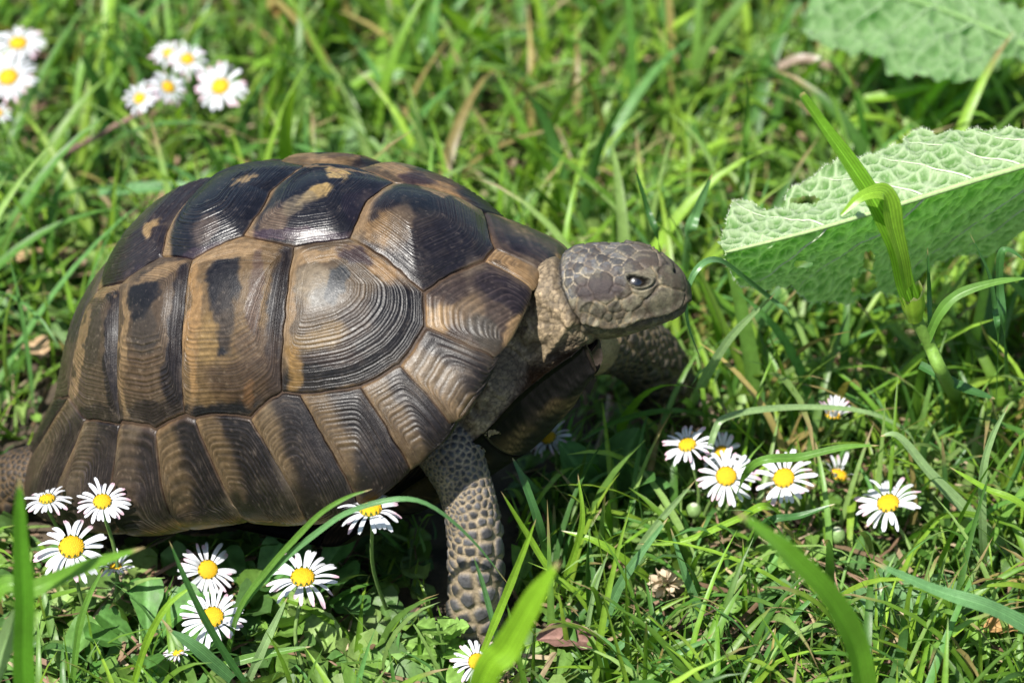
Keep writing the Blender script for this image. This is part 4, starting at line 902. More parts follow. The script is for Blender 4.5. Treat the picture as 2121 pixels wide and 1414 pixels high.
make_leaf('large pale green woolly leaf with raised veins and ragged holes right of the tortoise head',
    [(1502, 524, -.004), (1600, 500, -.002), (1700, 474, .0), (1800, 444, .004), (1900, 413, .008), (2010, 378, .012), (2121, 345, .018), (2240, 312, .024), (2360, 296, .028)],
    [(1480, 505), (1500, 470), (1510, 430), (1522, 402), (1560, 402), (1600, 412), (1640, 412), (1631, 378), (1660, 362), (1700, 345), (1735, 331), (1790, 325), (1830, 325), (1822, 306), (1850, 296), (1878, 285), (1876, 258), (1900, 246), (1930, 250), (1960, 262), (2000, 264), (2060, 258), (2121, 257), (2200, 262), (2300, 280), (2400, 300)],
    [(1480, 520), (1500, 530), (1512, 555), (1540, 580), (1560, 598), (1600, 612), (1640, 622), (1700, 640), (1740, 640), (1800, 640), (1850, 650), (1875, 656), (1890, 620), (1920, 590), (1960, 565), (2000, 556), (2050, 552), (2090, 520), (2121, 490), (2200, 430), (2300, 360), (2400, 310)],
    (-.25, .95, .02), (-.18, .46, -.88), 41, amp=.85, holes=[(1790, 588, 24, 20), (1664, 548, 16, 6), (1800, 540, 9, 16), (1668, 414, 34, 5)], tail=[(.32, .04, .10), (.345, .05, .05), (.35, .05, .0)])
make_leaf('blurred large green leaf cut by the top right corner behind the pale woolly leaf',
    [(1700, -60, .30), (1800, -25, .29), (1880, 0, .28), (1960, 25, .27), (2040, 58, .26), (2121, 95, .25), (2230, 150, .24)],
    [(1600, -120), (1700, -100), (1800, -90), (1900, -80), (2000, -40), (2121, 20), (2230, 130)],
    [(1560, -60), (1592, 0), (1605, 40), (1640, 56), (1700, 96), (1750, 108), (1800, 122), (1840, 146), (1900, 168), (1960, 179), (2020, 176), (2050, 145), (2085, 112), (2121, 118), (2230, 165)],
    (.15, .9, .2), (-.30, -.9, -.32), 42, nu=130, nv=36, sp=.0095, amp=2.4, hairs=0, base=(.17, .31, .12), veinc=(.30, .44, .22), tail=[(.31, .24, .05), (.325, .24, .0)])

# ------------------------------------------------------------------ daisies
def petal_mesh(k):
    r = np.random.default_rng(100 + k); nu, nv = 9, 5; u = np.linspace(0, 1, nu)[:, None]; v = np.linspace(-1, 1, nv)[None]
    wd = (.045 + .075 * np.sin(np.clip(u, 0, 1) ** .8 * np.pi * .62)) * np.clip((1.02 - u) * 7, 0, 1) ** .45
    x = u - .05 * (np.abs(v) < .3) * (u > .98) + .0 * v; y = wd * v; z = .10 * np.sin(u * np.pi * r.uniform(.7, 1.2)) - .14 * u ** 3 * r.uniform(.2, 1.4) + .02 * v ** 2 * (1 - u) - .012 * (np.abs(v) < .2) + 0 * y
    y = y + .03 * r.normal() * u ** 2
    c = np.ones((nu, nv, 3)) * np.array((.67, .68, .72)); c[0] = (.70, .74, .60)
    if k in (1, 4): c[-2:] = (.70, .48, .56); c[-3] = (.70, .62, .67)
    c = c * (1 - .05 * (np.abs(v) < .2))[..., None]
    me = new_mesh('petal', np.stack([x + 0 * y, y, z], -1), grid_faces(nu, nv), c); me.materials.append(M['petal']); return me
PETALS = [petal_mesh(k) for k in range(6)]
def disc_mesh(k):
    r = np.random.default_rng(200 + k); mb = MB(); n = 130; a = np.linspace(0, 2 * np.pi, 16, endpoint=False); rows = []
    for t in np.linspace(0.02, 1, 8): rows.append(np.stack([t * np.cos(a), t * np.sin(a), .42 * np.sqrt(1 - (t * .98) ** 2) + 0 * a], -1))
    V_ = np.array(rows).reshape(-1, 3); mb.add(V_, grid_faces(8, 16, True).tolist(), np.array((.50, .29, .012)))
    oc = np.array([(1, 0, 0), (0, 1, 0), (-1, 0, 0), (0, -1, 0), (0, 0, 1.3)], float)
    for i in range(n):
        t = math.sqrt((i + .5) / n); g_ = i * 2.39996; rr = t * .97; p_ = np.array([rr * math.cos(g_), rr * math.sin(g_), .42 * math.sqrt(max(0, 1 - (rr * .98) ** 2))]); nn_ = norm(p_ * [1, 1, 2.2] + [0, 0, .3])
        q_ = np.array(Vector(nn_).to_track_quat('Z', 'Y').to_matrix()); s_ = .060 * r.uniform(.8, 1.2)
        mb.add((oc * s_) @ q_.T + p_, [[0, 1, 4], [1, 2, 4], [2, 3, 4], [3, 0, 4]], np.array((.78, .47, .012)) * r.uniform(.75, 1.1) * (np.array((.85, .95, 1)) if t < .4 else 1))
    me = mb.mesh('disc'); me.materials.append(M['disc']); return me
DISCS = [disc_mesh(k) for k in range(3)]
def cup_mesh():
    mb = MB(); a = np.linspace(0, 2 * np.pi, 14, endpoint=False); rows = []
    for t, z in ((.15, -.75), (.6, -.6), (.95, -.2), (1.0, .05), (.9, .05)): rows.append(np.stack([t * np.cos(a), t * np.sin(a), z + 0 * a], -1))
    mb.add(np.array(rows).reshape(-1, 3), grid_faces(5, 14, True).tolist(), np.array((.10, .19, .04)))
    for k in range(13):
        t = k * 2 * math.pi / 13; P_ = np.array([(0, -.16, -.35), (0, .16, -.35), (.16, -.20, .1), (.16, .20, .1), (.12, 0, .62)]) + [.86, 0, 0]; R_ = np.array([[math.cos(t), -math.sin(t), 0], [math.sin(t), math.cos(t), 0], [0, 0, 1]])
        mb.add(P_ @ R_.T, [[0, 1, 3, 2], [2, 3, 4]], np.array((.08, .16, .035)))
    me = mb.mesh('sepal_cup'); me.materials.append(M['stem']); return me
CUP = cup_mesh()
def daisy(label, px, py, y, dia_px, tilt, seed, base=None, openness=.10, npet=27, name='daisy', group='open daisies', drop=.05, petal_len=1.):
    r = np.random.default_rng(seed); h = uy(px, py, y); sc_ = FPX / ((h - CAM) @ FWD); dia = dia_px / sc_; rad = dia / 2; rd = rad * .36; n_ = norm(np.array([tilt[0] + r.normal(0, .09), tilt[1] + r.normal(0, .09), 1.]))
    b = np.array([h[0] + r.normal(0, .006), h[1] + r.uniform(.004, .016), 0.]) if base is None else uz(*base, 0.)
    if base is None and h[2] > .07: b = b + [0, .01, 0]
    b[2] = float(ground_z(b[0:1], b[1:2])[0]) - .002
    root = empty(name, b); tag(root, label, 'daisy', group)
    q_ = Vector(n_).to_track_quat('Z', 'Y').to_matrix().to_4x4(); Hm_ = Matrix.Translation(Vector(h - b)) @ q_
    top = h - n_ * rd * .7; P_ = catmull([b, b + (top - b) * .5 + [r.normal(0, .002), r.normal(0, .002), 0], top - n_ * .004, top], 14) - b
    mb = MB(); V_, F_ = tube(P_, np.linspace(.00085, .0007, 14), 7); mb.add(V_, tri_fix(F_), np.array((.16, .25, .07))); link('stem', mb.mesh('stem'), M['stem'], root)
    o = link('sepal_cup', CUP, None, root); o.matrix_local = Hm_ @ Matrix.Scale(rd * .95, 4)
    o = link('disc', DISCS[seed % 3], None, root); o.matrix_local = Hm_ @ Matrix.Translation((0, 0, rd * .05)) @ Matrix.Rotation(r.uniform(0, 6), 4, 'Z') @ Matrix.Diagonal((rd, rd, rd * 1.0, 1))
    for k in range(npet):
        if r.random() < drop: continue
        a = 2 * math.pi * (k + r.normal(0, .30)) / npet; lay = k % 2; el = openness + .10 * lay + r.normal(0, .15)
        L_ = (rad - rd * .72) * (1.03 + r.normal(0, .10)) * petal_len * (1 - .04 * lay)
        m = Hm_ @ Matrix.Rotation(a, 4, 'Z') @ Matrix.Translation((rd * .72, 0, -rd * .03 - .0002 * lay)) @ Matrix.Rotation(-el, 4, 'Y') @ Matrix.Rotation(r.normal(0, .22), 4, 'X') @ Matrix.Diagonal((L_, rad * .60 * r.uniform(.75, 1.2), L_, 1))
        o = link('petal', PETALS[r.integers(0, 6)], None, root); o.matrix_local = m
    return root
S = (-.12, -.22)
daisy('daisy in front of the rear shell rim, leftmost of the pair touching the shell', 98, 1035, -.050, 98, (-.1, .05), 1, openness=-.05)
daisy('daisy with upright back petals in front of the shell, right one of that pair', 212, 1040, -.068, 108, (.05, -.22), 2)
daisy('large daisy below the rear shell rim at the left edge of the picture', 148, 1134, -.080, 150, (-.08, -.12), 3, openness=-.08)
daisy('small half hidden daisy behind the blurred grass blade on the left', 240, 1175, -.062, 78, (0, .12), 4, openness=.45)
daisy('tilted daisy in the shade under the shell with its disc turned to the right', 430, 1180, -.062, 118, (.28, -.55), 5, openness=.22)
daisy('daisy with a full white ring of petals, lower left of the front leg', 627, 1197, -.090, 140, (-.05, -.32), 6, base=(648, 1400))
daisy('daisy crossed by a dark grass blade near the bottom left', 440, 1279, -.098, 134, (-.02, -.38), 7)
daisy('low side-on daisy at the bottom edge beneath the crossed daisy', 370, 1352, -.102, 72, (-.3, .25), 8, openness=.35)
daisy('daisy on a long bare stem just left of the near front leg', 768, 1056, -.098, 134, (.02, .0), 9, base=(808, 1250), openness=-.10)
daisy('daisy cut by the bottom edge beside the blurred bright blade', 988, 1370, -.112, 104, (.0, -.42), 10)
daisy('shaded daisy half hidden behind the plastron under the neck', 1138, 908, .012, 92, (-.50, -.30), 11, openness=.12)
daisy('uppermost left daisy of the cluster right of the tortoise', 1424, 923, -.010, 106, (-.22, -.22), 12)
daisy('partly hidden daisy at the back of the cluster on the right', 1495, 938, .002, 88, (-.05, -.42), 13)
daisy('front daisy of the cluster with a wide open face', 1504, 987, -.022, 122, (-.12, -.50), 14)
daisy('right daisy of the cluster, crossed by a horizontal grass blade', 1624, 991, -.022, 126, (-.10, -.42), 15)
daisy('rightmost daisy standing apart on a leaning brown stem', 1840, 1044, -.030, 132, (-.18, -.25), 16, base=(1912, 1205))
daisy('half closed daisy seen from the side under the arching grass blade', 1726, 862, .015, 96, (0, .1), 17, openness=1.15, npet=24, group='closing daisies')
daisy('withered daisy with drooping brown and white petals behind the cluster', 1736, 985, .0, 104, (.25, .1), 18, openness=.9, npet=12, drop=.25, group='closing daisies')
daisy('topmost blurred daisy in the upper left corner', 38, 92, float(uz(38, 92, .048)[1]), 106, (.0, -.38), 21, group='blurred daisies at the back')
daisy('blurred daisy cut by the left edge below the topmost one', 18, 162, float(uz(18, 162, .048)[1]), 116, (.10, -.35), 22, group='blurred daisies at the back')
daisy('blurred white flower at the left edge, lowest of the corner three', -4, 236, float(uz(-4, 236, .048)[1]), 60, (.0, -.2), 23, group='blurred daisies at the back')
daisy('pale blurred daisy at the left of the back pair', 350, 112, float(uz(350, 112, .048)[1]), 74, (-.1, -.3), 24, group='blurred daisies at the back')
daisy('blurred daisy with a deep yellow disc at the right of the back pair', 388, 124, float(uz(388, 124, .048)[1]), 82, (.05, -.35), 25, group='blurred daisies at the back')
daisy('small blurred daisy, lowest on the left of the back group', 290, 205, float(uz(290, 205, .048)[1]), 72, (-.1, -.3), 26, group='blurred daisies at the back')
daisy('narrow blurred daisy turned edge-on beside the large back daisy', 348, 182, float(uz(348, 182, .048)[1]), 82, (.4, -.5), 27, group='blurred daisies at the back')
daisy('large wide open daisy in the back group, sharpest of them', 457, 181, float(uz(457, 181, .048)[1]), 108, (-.05, -.55), 28, group='blurred daisies at the back')

def bud(label, px, py, y, d_px, seed):
    r = np.random.default_rng(seed); h = uy(px, py, y); rad = d_px / 2 / 5200; b = np.array([h[0] + .004, h[1] + .006, 0]); root = empty('daisy_bud', b); tag(root, label, 'flower bud', 'daisy buds')
    a = np.linspace(0, 2 * np.pi, 18, endpoint=False); el = np.linspace(.04, np.pi - .04, 12)
    V_ = np.stack([np.sin(el)[:, None] * np.cos(a), np.sin(el)[:, None] * np.sin(a), np.cos(el)[:, None] + 0 * a], -1); V_ = V_ * (1 + .06 * np.sin(a * 9))[None, :, None] * rad
    c = np.where((V_[..., 2:] > rad * .93), np.array((.45, .46, .36)), np.array((.17, .27, .09))) * (1 + .25 * np.sin(a * 9))[None, :, None]
    mb = MB(); mb.add(V_.reshape(-1, 3) + h - b, grid_faces(12, 18, True).tolist(), c.reshape(-1, 3)); link('bud', mb.mesh('bud'), M['stem'], root)
    mb = MB(); V2, F2 = tube(catmull([b * 0, (h - b) * .5 + [.001, 0, 0], h - b - [0, 0, rad * .9]], 10), .0008, 6); mb.add(V2, tri_fix(F2), np.array((.15, .24, .07))); link('stem', mb.mesh('stem'), M['stem'], root)
bud('round hairy green bud below the front daisy of the cluster', 1437, 1056, -.02, 34, 1)
bud('round hairy green bud between the cluster and the rightmost daisy', 1733, 1108, -.035, 38, 2)
bud('small green bud low down under the rightmost daisy', 1826, 1232, -.065, 32, 3)

def clover_head():
    h = uy(1378, 1208, -.060); b = np.array([h[0], h[1] + .006, 0.]); root = empty('dried_clover', b); tag(root, 'dried clover head with papery cream florets among the grass', 'clover flower')
    r = np.random.default_rng(77); nu = 5
    u = np.linspace(0, 1, 6)[:, None]; v = np.linspace(-1, 1, 4)[None]; wd = .30 * np.sin(np.clip(u * .9 + .08, 0, 1) * np.pi) ** .7
    me = new_mesh('floret', np.stack([u + 0 * v, wd * v, .25 * u ** 2 + .3 * (wd * v) ** 2 / .1 * .2], -1), grid_faces(6, 4), np.ones((24, 3)) * np.array((.62, .50, .36)) * (1 - .35 * (np.linspace(0, 1, 6) > .8))[:, None].repeat(4, 1).reshape(-1, 1)); me.materials.append(M['straw'])
    for k in range(52):
        t = (k + .5) / 52; el = math.acos(1 - 1.5 * t); a = k * 2.4; d_ = Vector((math.sin(el) * math.cos(a), math.sin(el) * math.sin(a), math.cos(el)))
        o = link('floret', me, None, root); s_ = .0047 * r.uniform(.75, 1.15); o.matrix_local = Matrix.Translation(Vector(h - b) + d_ * .0024) @ d_.to_track_quat('X', 'Z').to_matrix().to_4x4() @ Matrix.Rotation(r.uniform(0, 6), 4, 'X') @ Matrix.Scale(s_, 4)
    mb = MB(); V2, F2 = tube(catmull([b * 0, (h - b) * .6, h - b], 8), .0008, 6); mb.add(V2, tri_fix(F2), np.array((.2, .24, .09))); link('stem', mb.mesh('stem'), M['stem'], root)
clover_head()

# ------------------------------------------------------------------ grass blades one can tell apart
BC = {'mid': (.12, .25, .04), 'bright': (.20, .36, .03), 'pale': (.24, .36, .15), 'dark': (.06, .16, .042), 'blue': (.12, .26, .095), 'dry': (.42, .33, .16)}  # 'pale' puts the sunlit sheen of blades into their colour
def blade_mesh(P3, wid, colr, roll=0., nseg=30, fold=.28, taper=(.75, 1., .0), seed=0, tipdry=.0):
    r = np.random.default_rng(seed); P = catmull(P3, nseg); T = norm(np.gradient(P, axis=0)); s = np.linspace(0, 1, nseg); nv = 15
    ref = norm(np.array([.15, -.55, .8])); sd = norm(np.cross(T, ref)); nn_ = np.cross(sd, T); ro = roll + .5 * (s - .5) * r.normal(0, 1.)
    sd2 = sd * np.cos(ro)[:, None] + nn_ * np.sin(ro)[:, None]; n2 = np.cross(sd2, T)
    wp = np.interp(s, [0, .45, 1], taper) if taper[2] > 0 else np.interp(s, [0, .35], taper[:2]) * np.clip(1 - s ** 3.2, 0, 1) ** .8
    wp = wp * wid * (1 + .05 * np.sin(s * 23 + seed)); v = np.linspace(-1, 1, nv)
    V_ = P[:, None] + (wp[:, None] * v[None] * .5)[..., None] * sd2[:, None] + (wp[:, None] * fold * np.abs(v)[None] * .5)[..., None] * n2[:, None]
    c = np.array(colr) * (.7 + .6 * fbm(P, 80, 3, seed))[:, None]; cc = c[:, None] * (1 + .26 * np.cos(v * 7 * np.pi) + .30 * (np.abs(v) < .1))[None, :, None]
    if tipdry: m = (s > 1 - tipdry)[:, None, None]; cc = np.where(m, np.array(BC['dry']), cc)
    return V_, grid_faces(nseg, nv), cc
BLADE_N = [0]
def hero(label, pts, w_px, colr='mid', roll=0., group='grass blades one can tell apart', root=None, tipdry=.04, cat='grass blade', taper=(.75, 1., .0)):
    BLADE_N[0] += 1; P3 = np.array([uy(*p) for p in pts]); d = ((P3.mean(0) - CAM) @ FWD); wid = w_px * d / FPX
    if root is not None: P3 = np.concatenate([[np.array(root)], P3])
    V_, F_, cc = blade_mesh(P3, wid, BC[colr] if isinstance(colr, str) else colr, roll, seed=BLADE_N[0], tipdry=tipdry, taper=taper)
    b = P3[0]; o = link('tall_grass', new_mesh('tall_grass', V_ - b, F_, cc), M['hero']); o.location = b; tag(o, label, cat, group, 'thing'); return o
def gr(px, py): p = uz(px, py, -.003); return p
hero('broad blurred blade standing upright at the left edge', [(52, 1440, -.20), (50, 1250, -.20), (42, 1100, -.20), (40, 985, -.20)], 46, (.10, .27, .02), root=(-.17, -.20, 0))
hero('blurred blade tip slanting across the half hidden daisy on the left', [(-30, 1262, -.19), (75, 1218, -.19), (180, 1172, -.18), (302, 1132, -.17)], 40, (.14, .30, .03), root=(-.22, -.20, .0))
hero('very blurred bright blade rising from the bottom edge beside the front leg', [(985, 1450, -.24), (1050, 1340, -.24), (1110, 1235, -.24), (1160, 1160, -.24)], 66, (.20, .38, .02), root=(-.03, -.24, 0))
hero('very blurred broad blade slanting down below the daisy cluster', [(1520, 1055, -.22), (1630, 1145, -.22), (1735, 1265, -.21), (1790, 1430, -.20)][::-1], 66, (.14, .32, .025), root=(.13, -.20, 0))
hero('pale blurred blade in the bottom left corner', [(-20, 1420, -.18), (15, 1320, -.18), (60, 1225, -.18)], 44, 'pale')
hero('long pale blurred blade reaching in from the lower right edge', [(2180, 1330, -.14), (2060, 1262, -.14), (1940, 1222, -.135), (1800, 1160, -.13)], 36, 'blue', root=(.26, -.13, .0))
hero('long thin blade arching over the daisy beside the front leg', [(495, 1268, -.105), (577, 1170, -.108), (662, 1099, -.112), (727, 1058, -.114), (825, 1033, -.114), (897, 1050, -.112), (982, 1122, -.108), (1067, 1228, -.104)], 13, 'blue', root=gr(470, 1370))
hero('slim blade curving up beside the arching one towards the shell', [(496, 1262, -.106), (557, 1177, -.108), (611, 1116, -.110), (665, 1062, -.112), (720, 1029, -.112), (772, 1012, -.112)], 14, 'mid', root=gr(465, 1380))
hero('dark blade crossing the daisy near the bottom left', [(509, 1414, -.115), (475, 1367, -.116), (424, 1282, -.118), (380, 1191, -.118), (350, 1118, -.116)], 17, 'dark')
hero('broad short blade lying below the crossed daisy', [(480, 1405, -.115), (407, 1342, -.118), (350, 1303, -.116)], 30, 'blue')
hero('curved blade under the large left daisy', [(149, 1420, -.12), (163, 1306, -.118), (183, 1238, -.115), (214, 1177, -.112)], 15, 'mid')
hero('bright curved blade between the two bottom left daisies', [(275, 1420, -.12), (305, 1327, -.12), (346, 1255, -.118), (400, 1212, -.115)], 16, 'bright')
hero('pale stiff blade below the full daisy left of the leg', [(513, 1410, -.112), (550, 1330, -.110), (596, 1235, -.105)], 20, 'pale')
hero('flat blade lying under the full daisy', [(441, 1383, -.112), (543, 1356, -.11), (645, 1338, -.108)], 20, 'mid')
hero('bright straight blade leaning right in front of the foot', [(1000, 1350, -.110), (1058, 1207, -.108), (1111, 1072, -.104)], 18, 'bright')
hero('slender blade standing in front of the lower leg', [(1035, 1345, -.108), (1016, 1270, -.108), (999, 1207, -.107), (980, 1150, -.106)], 13, 'blue')
hero('dark blade rising just right of the leg', [(1122, 1110, -.06), (1088, 1003, -.055), (1060, 945, -.05)], 20, 'dark', root=gr(1130, 1200))
hero('bright kinked blade in the shade right of the leg', [(1170, 1205, -.06), (1205, 1085, -.058), (1197, 980, -.05)], 16, 'bright', root=gr(1168, 1240))
hero('long blade sloping down to the right from the leg', [(1037, 1016, -.075), (1088, 1100, -.075), (1151, 1194, -.078), (1240, 1250, -.08)][::-1], 16, 'bright')
hero('broad blade slanting down right towards the dried clover', [(1305, 1168, -.06), (1236, 1122, -.06), (1162, 1098, -.055)], 19, 'bright', root=gr(1380, 1230))
hero('pale blade arching high over the daisy cluster', [(1468, 940, -.010), (1481, 890, -.008), (1500, 866, -.005), (1569, 849, .0), (1681, 843, .005), (1793, 853, .008), (1874, 890, .01), (1905, 940, .01)], 15, 'pale', root=gr(1462, 1010))
hero('broad pale blade bending right from above the rightmost daisy', [(1822, 903, -.02), (1862, 905, -.02), (1928, 982, -.025), (2017, 1071, -.03), (2135, 1172, -.035)][::-1], 28, 'pale', root=(.245, -.03, .0))
hero('horizontal blade crossing the right daisy of the cluster', [(1556, 966, -.045), (1659, 946, -.044), (1748, 926, -.042), (1822, 922, -.04)], 19, 'mid', root=gr(1500, 1090))
hero('short dark blade below the right cluster daisy', [(1587, 1082, -.045), (1659, 1067, -.045), (1730, 1043, -.044)], 17, 'dark', root=gr(1540, 1150))
hero('long thin blade running left under the cluster', [(1590, 1048, -.05), (1524, 1076, -.05), (1412, 1121, -.05), (1316, 1126, -.05)], 16, 'bright', root=gr(1640, 1100))
hero('pale blade leaning right at the left of the cluster', [(1295, 1195, -.05), (1354, 1094, -.045), (1441, 993, -.04)], 22, 'pale', root=gr(1270, 1250))
hero('bright blade cutting in from the right edge', [(2135, 1062, -.06), (2040, 1010, -.055), (1966, 966, -.05)], 16, 'bright', root=(.235, -.06, .0))
hero('upright pale blade near the right edge', [(2035, 1110, -.05), (2035, 985, -.048), (2053, 908, -.045), (2090, 836, -.04)], 20, 'pale', root=gr(2040, 1200))
hero('long blade curving down to the bottom edge below the cluster', [(1490, 1420, -.08), (1479, 1340, -.08), (1448, 1264, -.078), (1417, 1184, -.075), (1388, 1090, -.07)], 24, 'blue')
hero('wide blade rising from the bottom edge', [(1578, 1425, -.085), (1588, 1340, -.083), (1569, 1213, -.08)], 22, 'blue')
hero('straight upright bright blade below the front cluster daisy', [(1543, 1312, -.07), (1541, 1210, -.07), (1538, 1112, -.068)], 15, 'bright', root=gr(1543, 1330))
hero('thin blade hooked down in front of the tortoise nose', [(1640, 662, .02), (1607, 628, .015), (1549, 582, .005), (1498, 543, -.01), (1466, 540, -.018), (1440, 562, -.022), (1424, 600, -.024), (1421, 645, -.024), (1430, 690, -.022), (1458, 760, -.02)], 15, 'blue', root=gr(1690, 800))
hero('dark blade standing behind the tortoise head', [(1364, 505, .06), (1340, 430, .06), (1314, 343, .058)], 15, 'dark', root=gr(1375, 640))
hero('pale broad blade leaning right behind the head', [(1424, 500, .075), (1442, 440, .072), (1476, 358, .07)], 26, 'blue', root=gr(1410, 620))
hero('pale blade slanting below the tip of the large leaf', [(1448, 805, .03), (1512, 700, .02), (1606, 607, .012)], 22, 'pale', root=gr(1425, 850))
hero('dark slim blade in front of the right end of the large leaf', [(2066, 705, -.02), (2060, 640, -.02), (2047, 566, -.02), (2008, 482, -.02)], 14, 'dark', root=gr(2060, 900))
hero('thin upright dark blade below the large leaf', [(1926, 705, -.012), (1924, 600, -.012), (1921, 512, -.012)], 12, 'dark', root=gr(1925, 860))
hero('bent dark blade under the right end of the leaf', [(2080, 700, .0), (2070, 600, .0), (2072, 530, .0), (2090, 518, .0), (2130, 545, -.002)], 20, 'dark', root=gr(2085, 850))
hero('broad dark blade lying across the foot of the cut shoot', [(2062, 826, -.012), (1990, 800, -.010), (1905, 756, -.004)][::-1], 24, 'dark')
hero('long blurred blade leaning left at the top centre', [(815, 175, .33), (858, 85, .32), (905, -20, .31)], 30, 'mid', root=gr(800, 260))
hero('bright yellow-green blurred blade at the top centre', [(1012, 95, .33), (960, 55, .32), (905, 8, .31)], 44, (.24, .42, .02), root=gr(1090, 180))
hero('dark blurred blade in the upper left', [(215, 235, .28), (195, 170, .27), (165, 105, .26)], 34, 'dark', root=gr(222, 330))
hero('flat pale blurred blade behind the rear of the shell', [(205, 398, .20), (310, 388, .195), (430, 382, .19)], 26, 'blue')
hero('dark blurred blade slanting down at the left edge', [(-20, 335, .22), (35, 380, .22), (85, 428, .215)], 34, 'dark', root=gr(-60, 440))
hero('thin tall blade at the upper right beside the cut shoot', [(1540, 330, .16), (1548, 240, .155), (1546, 155, .15)], 16, 'mid', root=gr(1520, 430))
hero('pinkish dry blade arching behind the large leaf', [(1610, 140, .30), (1660, 122, .30), (1710, 135, .295), (1800, 187, .29)], 22, (.27, .19, .14))
hero('curled yellow-green blade lying behind the large leaf', [(1790, 205, .26), (1850, 197, .26), (1912, 182, .258), (1925, 165, .255)], 24, 'bright')
hero('bright blade curving along the bottom right of the dried clover', [(1090, 1345, -.085), (1180, 1300, -.082), (1290, 1310, -.08), (1400, 1300, -.078)], 13, 'bright')
hero('pale green blade folded across the bottom centre', [(1215, 1420, -.10), (1270, 1350, -.10), (1320, 1310, -.098)], 20, 'blue')
hero('stiff pale blade left of the dried clover', [(1245, 1305, -.085), (1290, 1200, -.08), (1385, 1070, -.072)], 22, 'blue')
hero('thin straight blade between the leg and the dried clover', [(1200, 1420, -.09), (1225, 1250, -.085), (1260, 1140, -.08)], 11, 'pale')

# the cut grass shoot in front of the large leaf
def shoot():
    b = gr(1985, 830); root = empty('grass_shoot', b); tag(root, 'cut grass shoot with a tall folded leaf standing before the large woolly leaf', 'grass shoot')
    def put(name, V_, F_, cc, mat):
        o = link(name, new_mesh(name, V_ - b, F_, cc), mat, root); return o
    st_ = catmull([b, uy(1955, 780, -.03), uy(1925, 715, -.032), uy(1895, 655, -.034)], 20); V_, F_ = tube(st_, np.linspace(.0030, .0024, 20), 10); mb = MB(); mb.add(V_ - b, tri_fix(F_), np.array((.15, .27, .045))); link('stem', mb.mesh('stem'), M['stem'], root)
    t0, t1 = uy(1895, 660, -.034), uy(1888, 600, -.036); a = np.linspace(-.3, math.pi * 1.75, 22); ax = norm(t1 - t0); e1 = norm(np.cross(ax, [0, 1, 0])); e2 = np.cross(ax, e1); rows = []
    for k, t in enumerate(np.linspace(0, 1, 8)):
        top = t + (.10 * np.sin(a * 5 + 1) - .28 * np.exp(-((a - 1.2) / .25) ** 2)) * (k == 7); R_ = .0030 + .0016 * sm(t, 0, .5)
        rows.append(t0 + (t1 - t0) * top[:, None] + R_ * (np.cos(a)[:, None] * e1 + np.sin(a)[:, None] * e2))
    V_ = np.array(rows); cc = np.ones(V_.shape) * np.array((.26, .40, .04)) * (1 + .15 * np.cos(a * 9))[None, :, None]; cc[-1] = (.5, .45, .25); put('sheath', V_, grid_faces(8, 22), cc, M['hero'])
    P3 = [uy(1892, 640, -.034), uy(1872, 585, -.036), uy(1852, 500, -.037), uy(1812, 420, -.036), uy(1760, 340, -.034), uy(1700, 255, -.032), uy(1658, 194, -.030)]
    V_, F_, cc = blade_mesh(P3, .0085, (.15, .32, .025), .35, nseg=50, fold=.8, taper=(.75, 1., .30), seed=5, tipdry=.02); put('leaf', V_, F_, cc, M['hero'])
    P3 = [uy(1878, 600, -.040), uy(1868, 540, -.0415), uy(1850, 470, -.042), uy(1838, 412, -.042), uy(1820, 398, -.043), uy(1780, 410, -.046), uy(1742, 446, -.050)]
    V_, F_, cc = blade_mesh(P3, .0098, (.21, .38, .03), -.15, nseg=60, fold=.25, taper=(.7, 1., .12), seed=6, tipdry=.0); put('leaf', V_, F_, cc, M['hero'])
    P3 = [uy(1915, 715, -.034), uy(1945, 650, -.034), uy(1985, 610, -.032), uy(2060, 585, -.03), uy(2135, 575, -.028)]
    V_, F_, cc = blade_mesh(P3, .0042, BC['mid'], 0, nseg=30, seed=7); put('leaf', V_, F_, cc, M['hero'])
shoot()

# ------------------------------------------------------------------ leafy weeds one can tell apart
def leaf_part(root, P0, az, el, L, kind, r, colr, toothed=0., curl=.5, mat=None):
    nu, nv = 14, 9; u, v, wd = leaf_grid(nu, nv, kind); y = v * L * (1 + toothed * .22 * np.sin(u * 34)); e = el - curl * u; f = np.cumsum(np.cos(e), 0) / nu * L; z = np.cumsum(np.sin(e), 0) / nu * L
    z = z + np.abs(y) * .35 + .03 * L * np.sin(u * 14 + np.abs(v) * 5) * np.abs(v / (np.abs(v).max())); P = np.stack([f * math.cos(az) - y * math.sin(az), f * math.sin(az) + y * math.cos(az), z], -1)
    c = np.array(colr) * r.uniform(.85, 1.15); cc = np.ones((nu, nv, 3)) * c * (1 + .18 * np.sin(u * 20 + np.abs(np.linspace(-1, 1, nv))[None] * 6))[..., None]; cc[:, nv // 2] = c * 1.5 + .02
    o = link('leaf', new_mesh('leaf', P, grid_faces(nu, nv), cc), mat or M['weed'], root); o.location = Vector(P0); return o
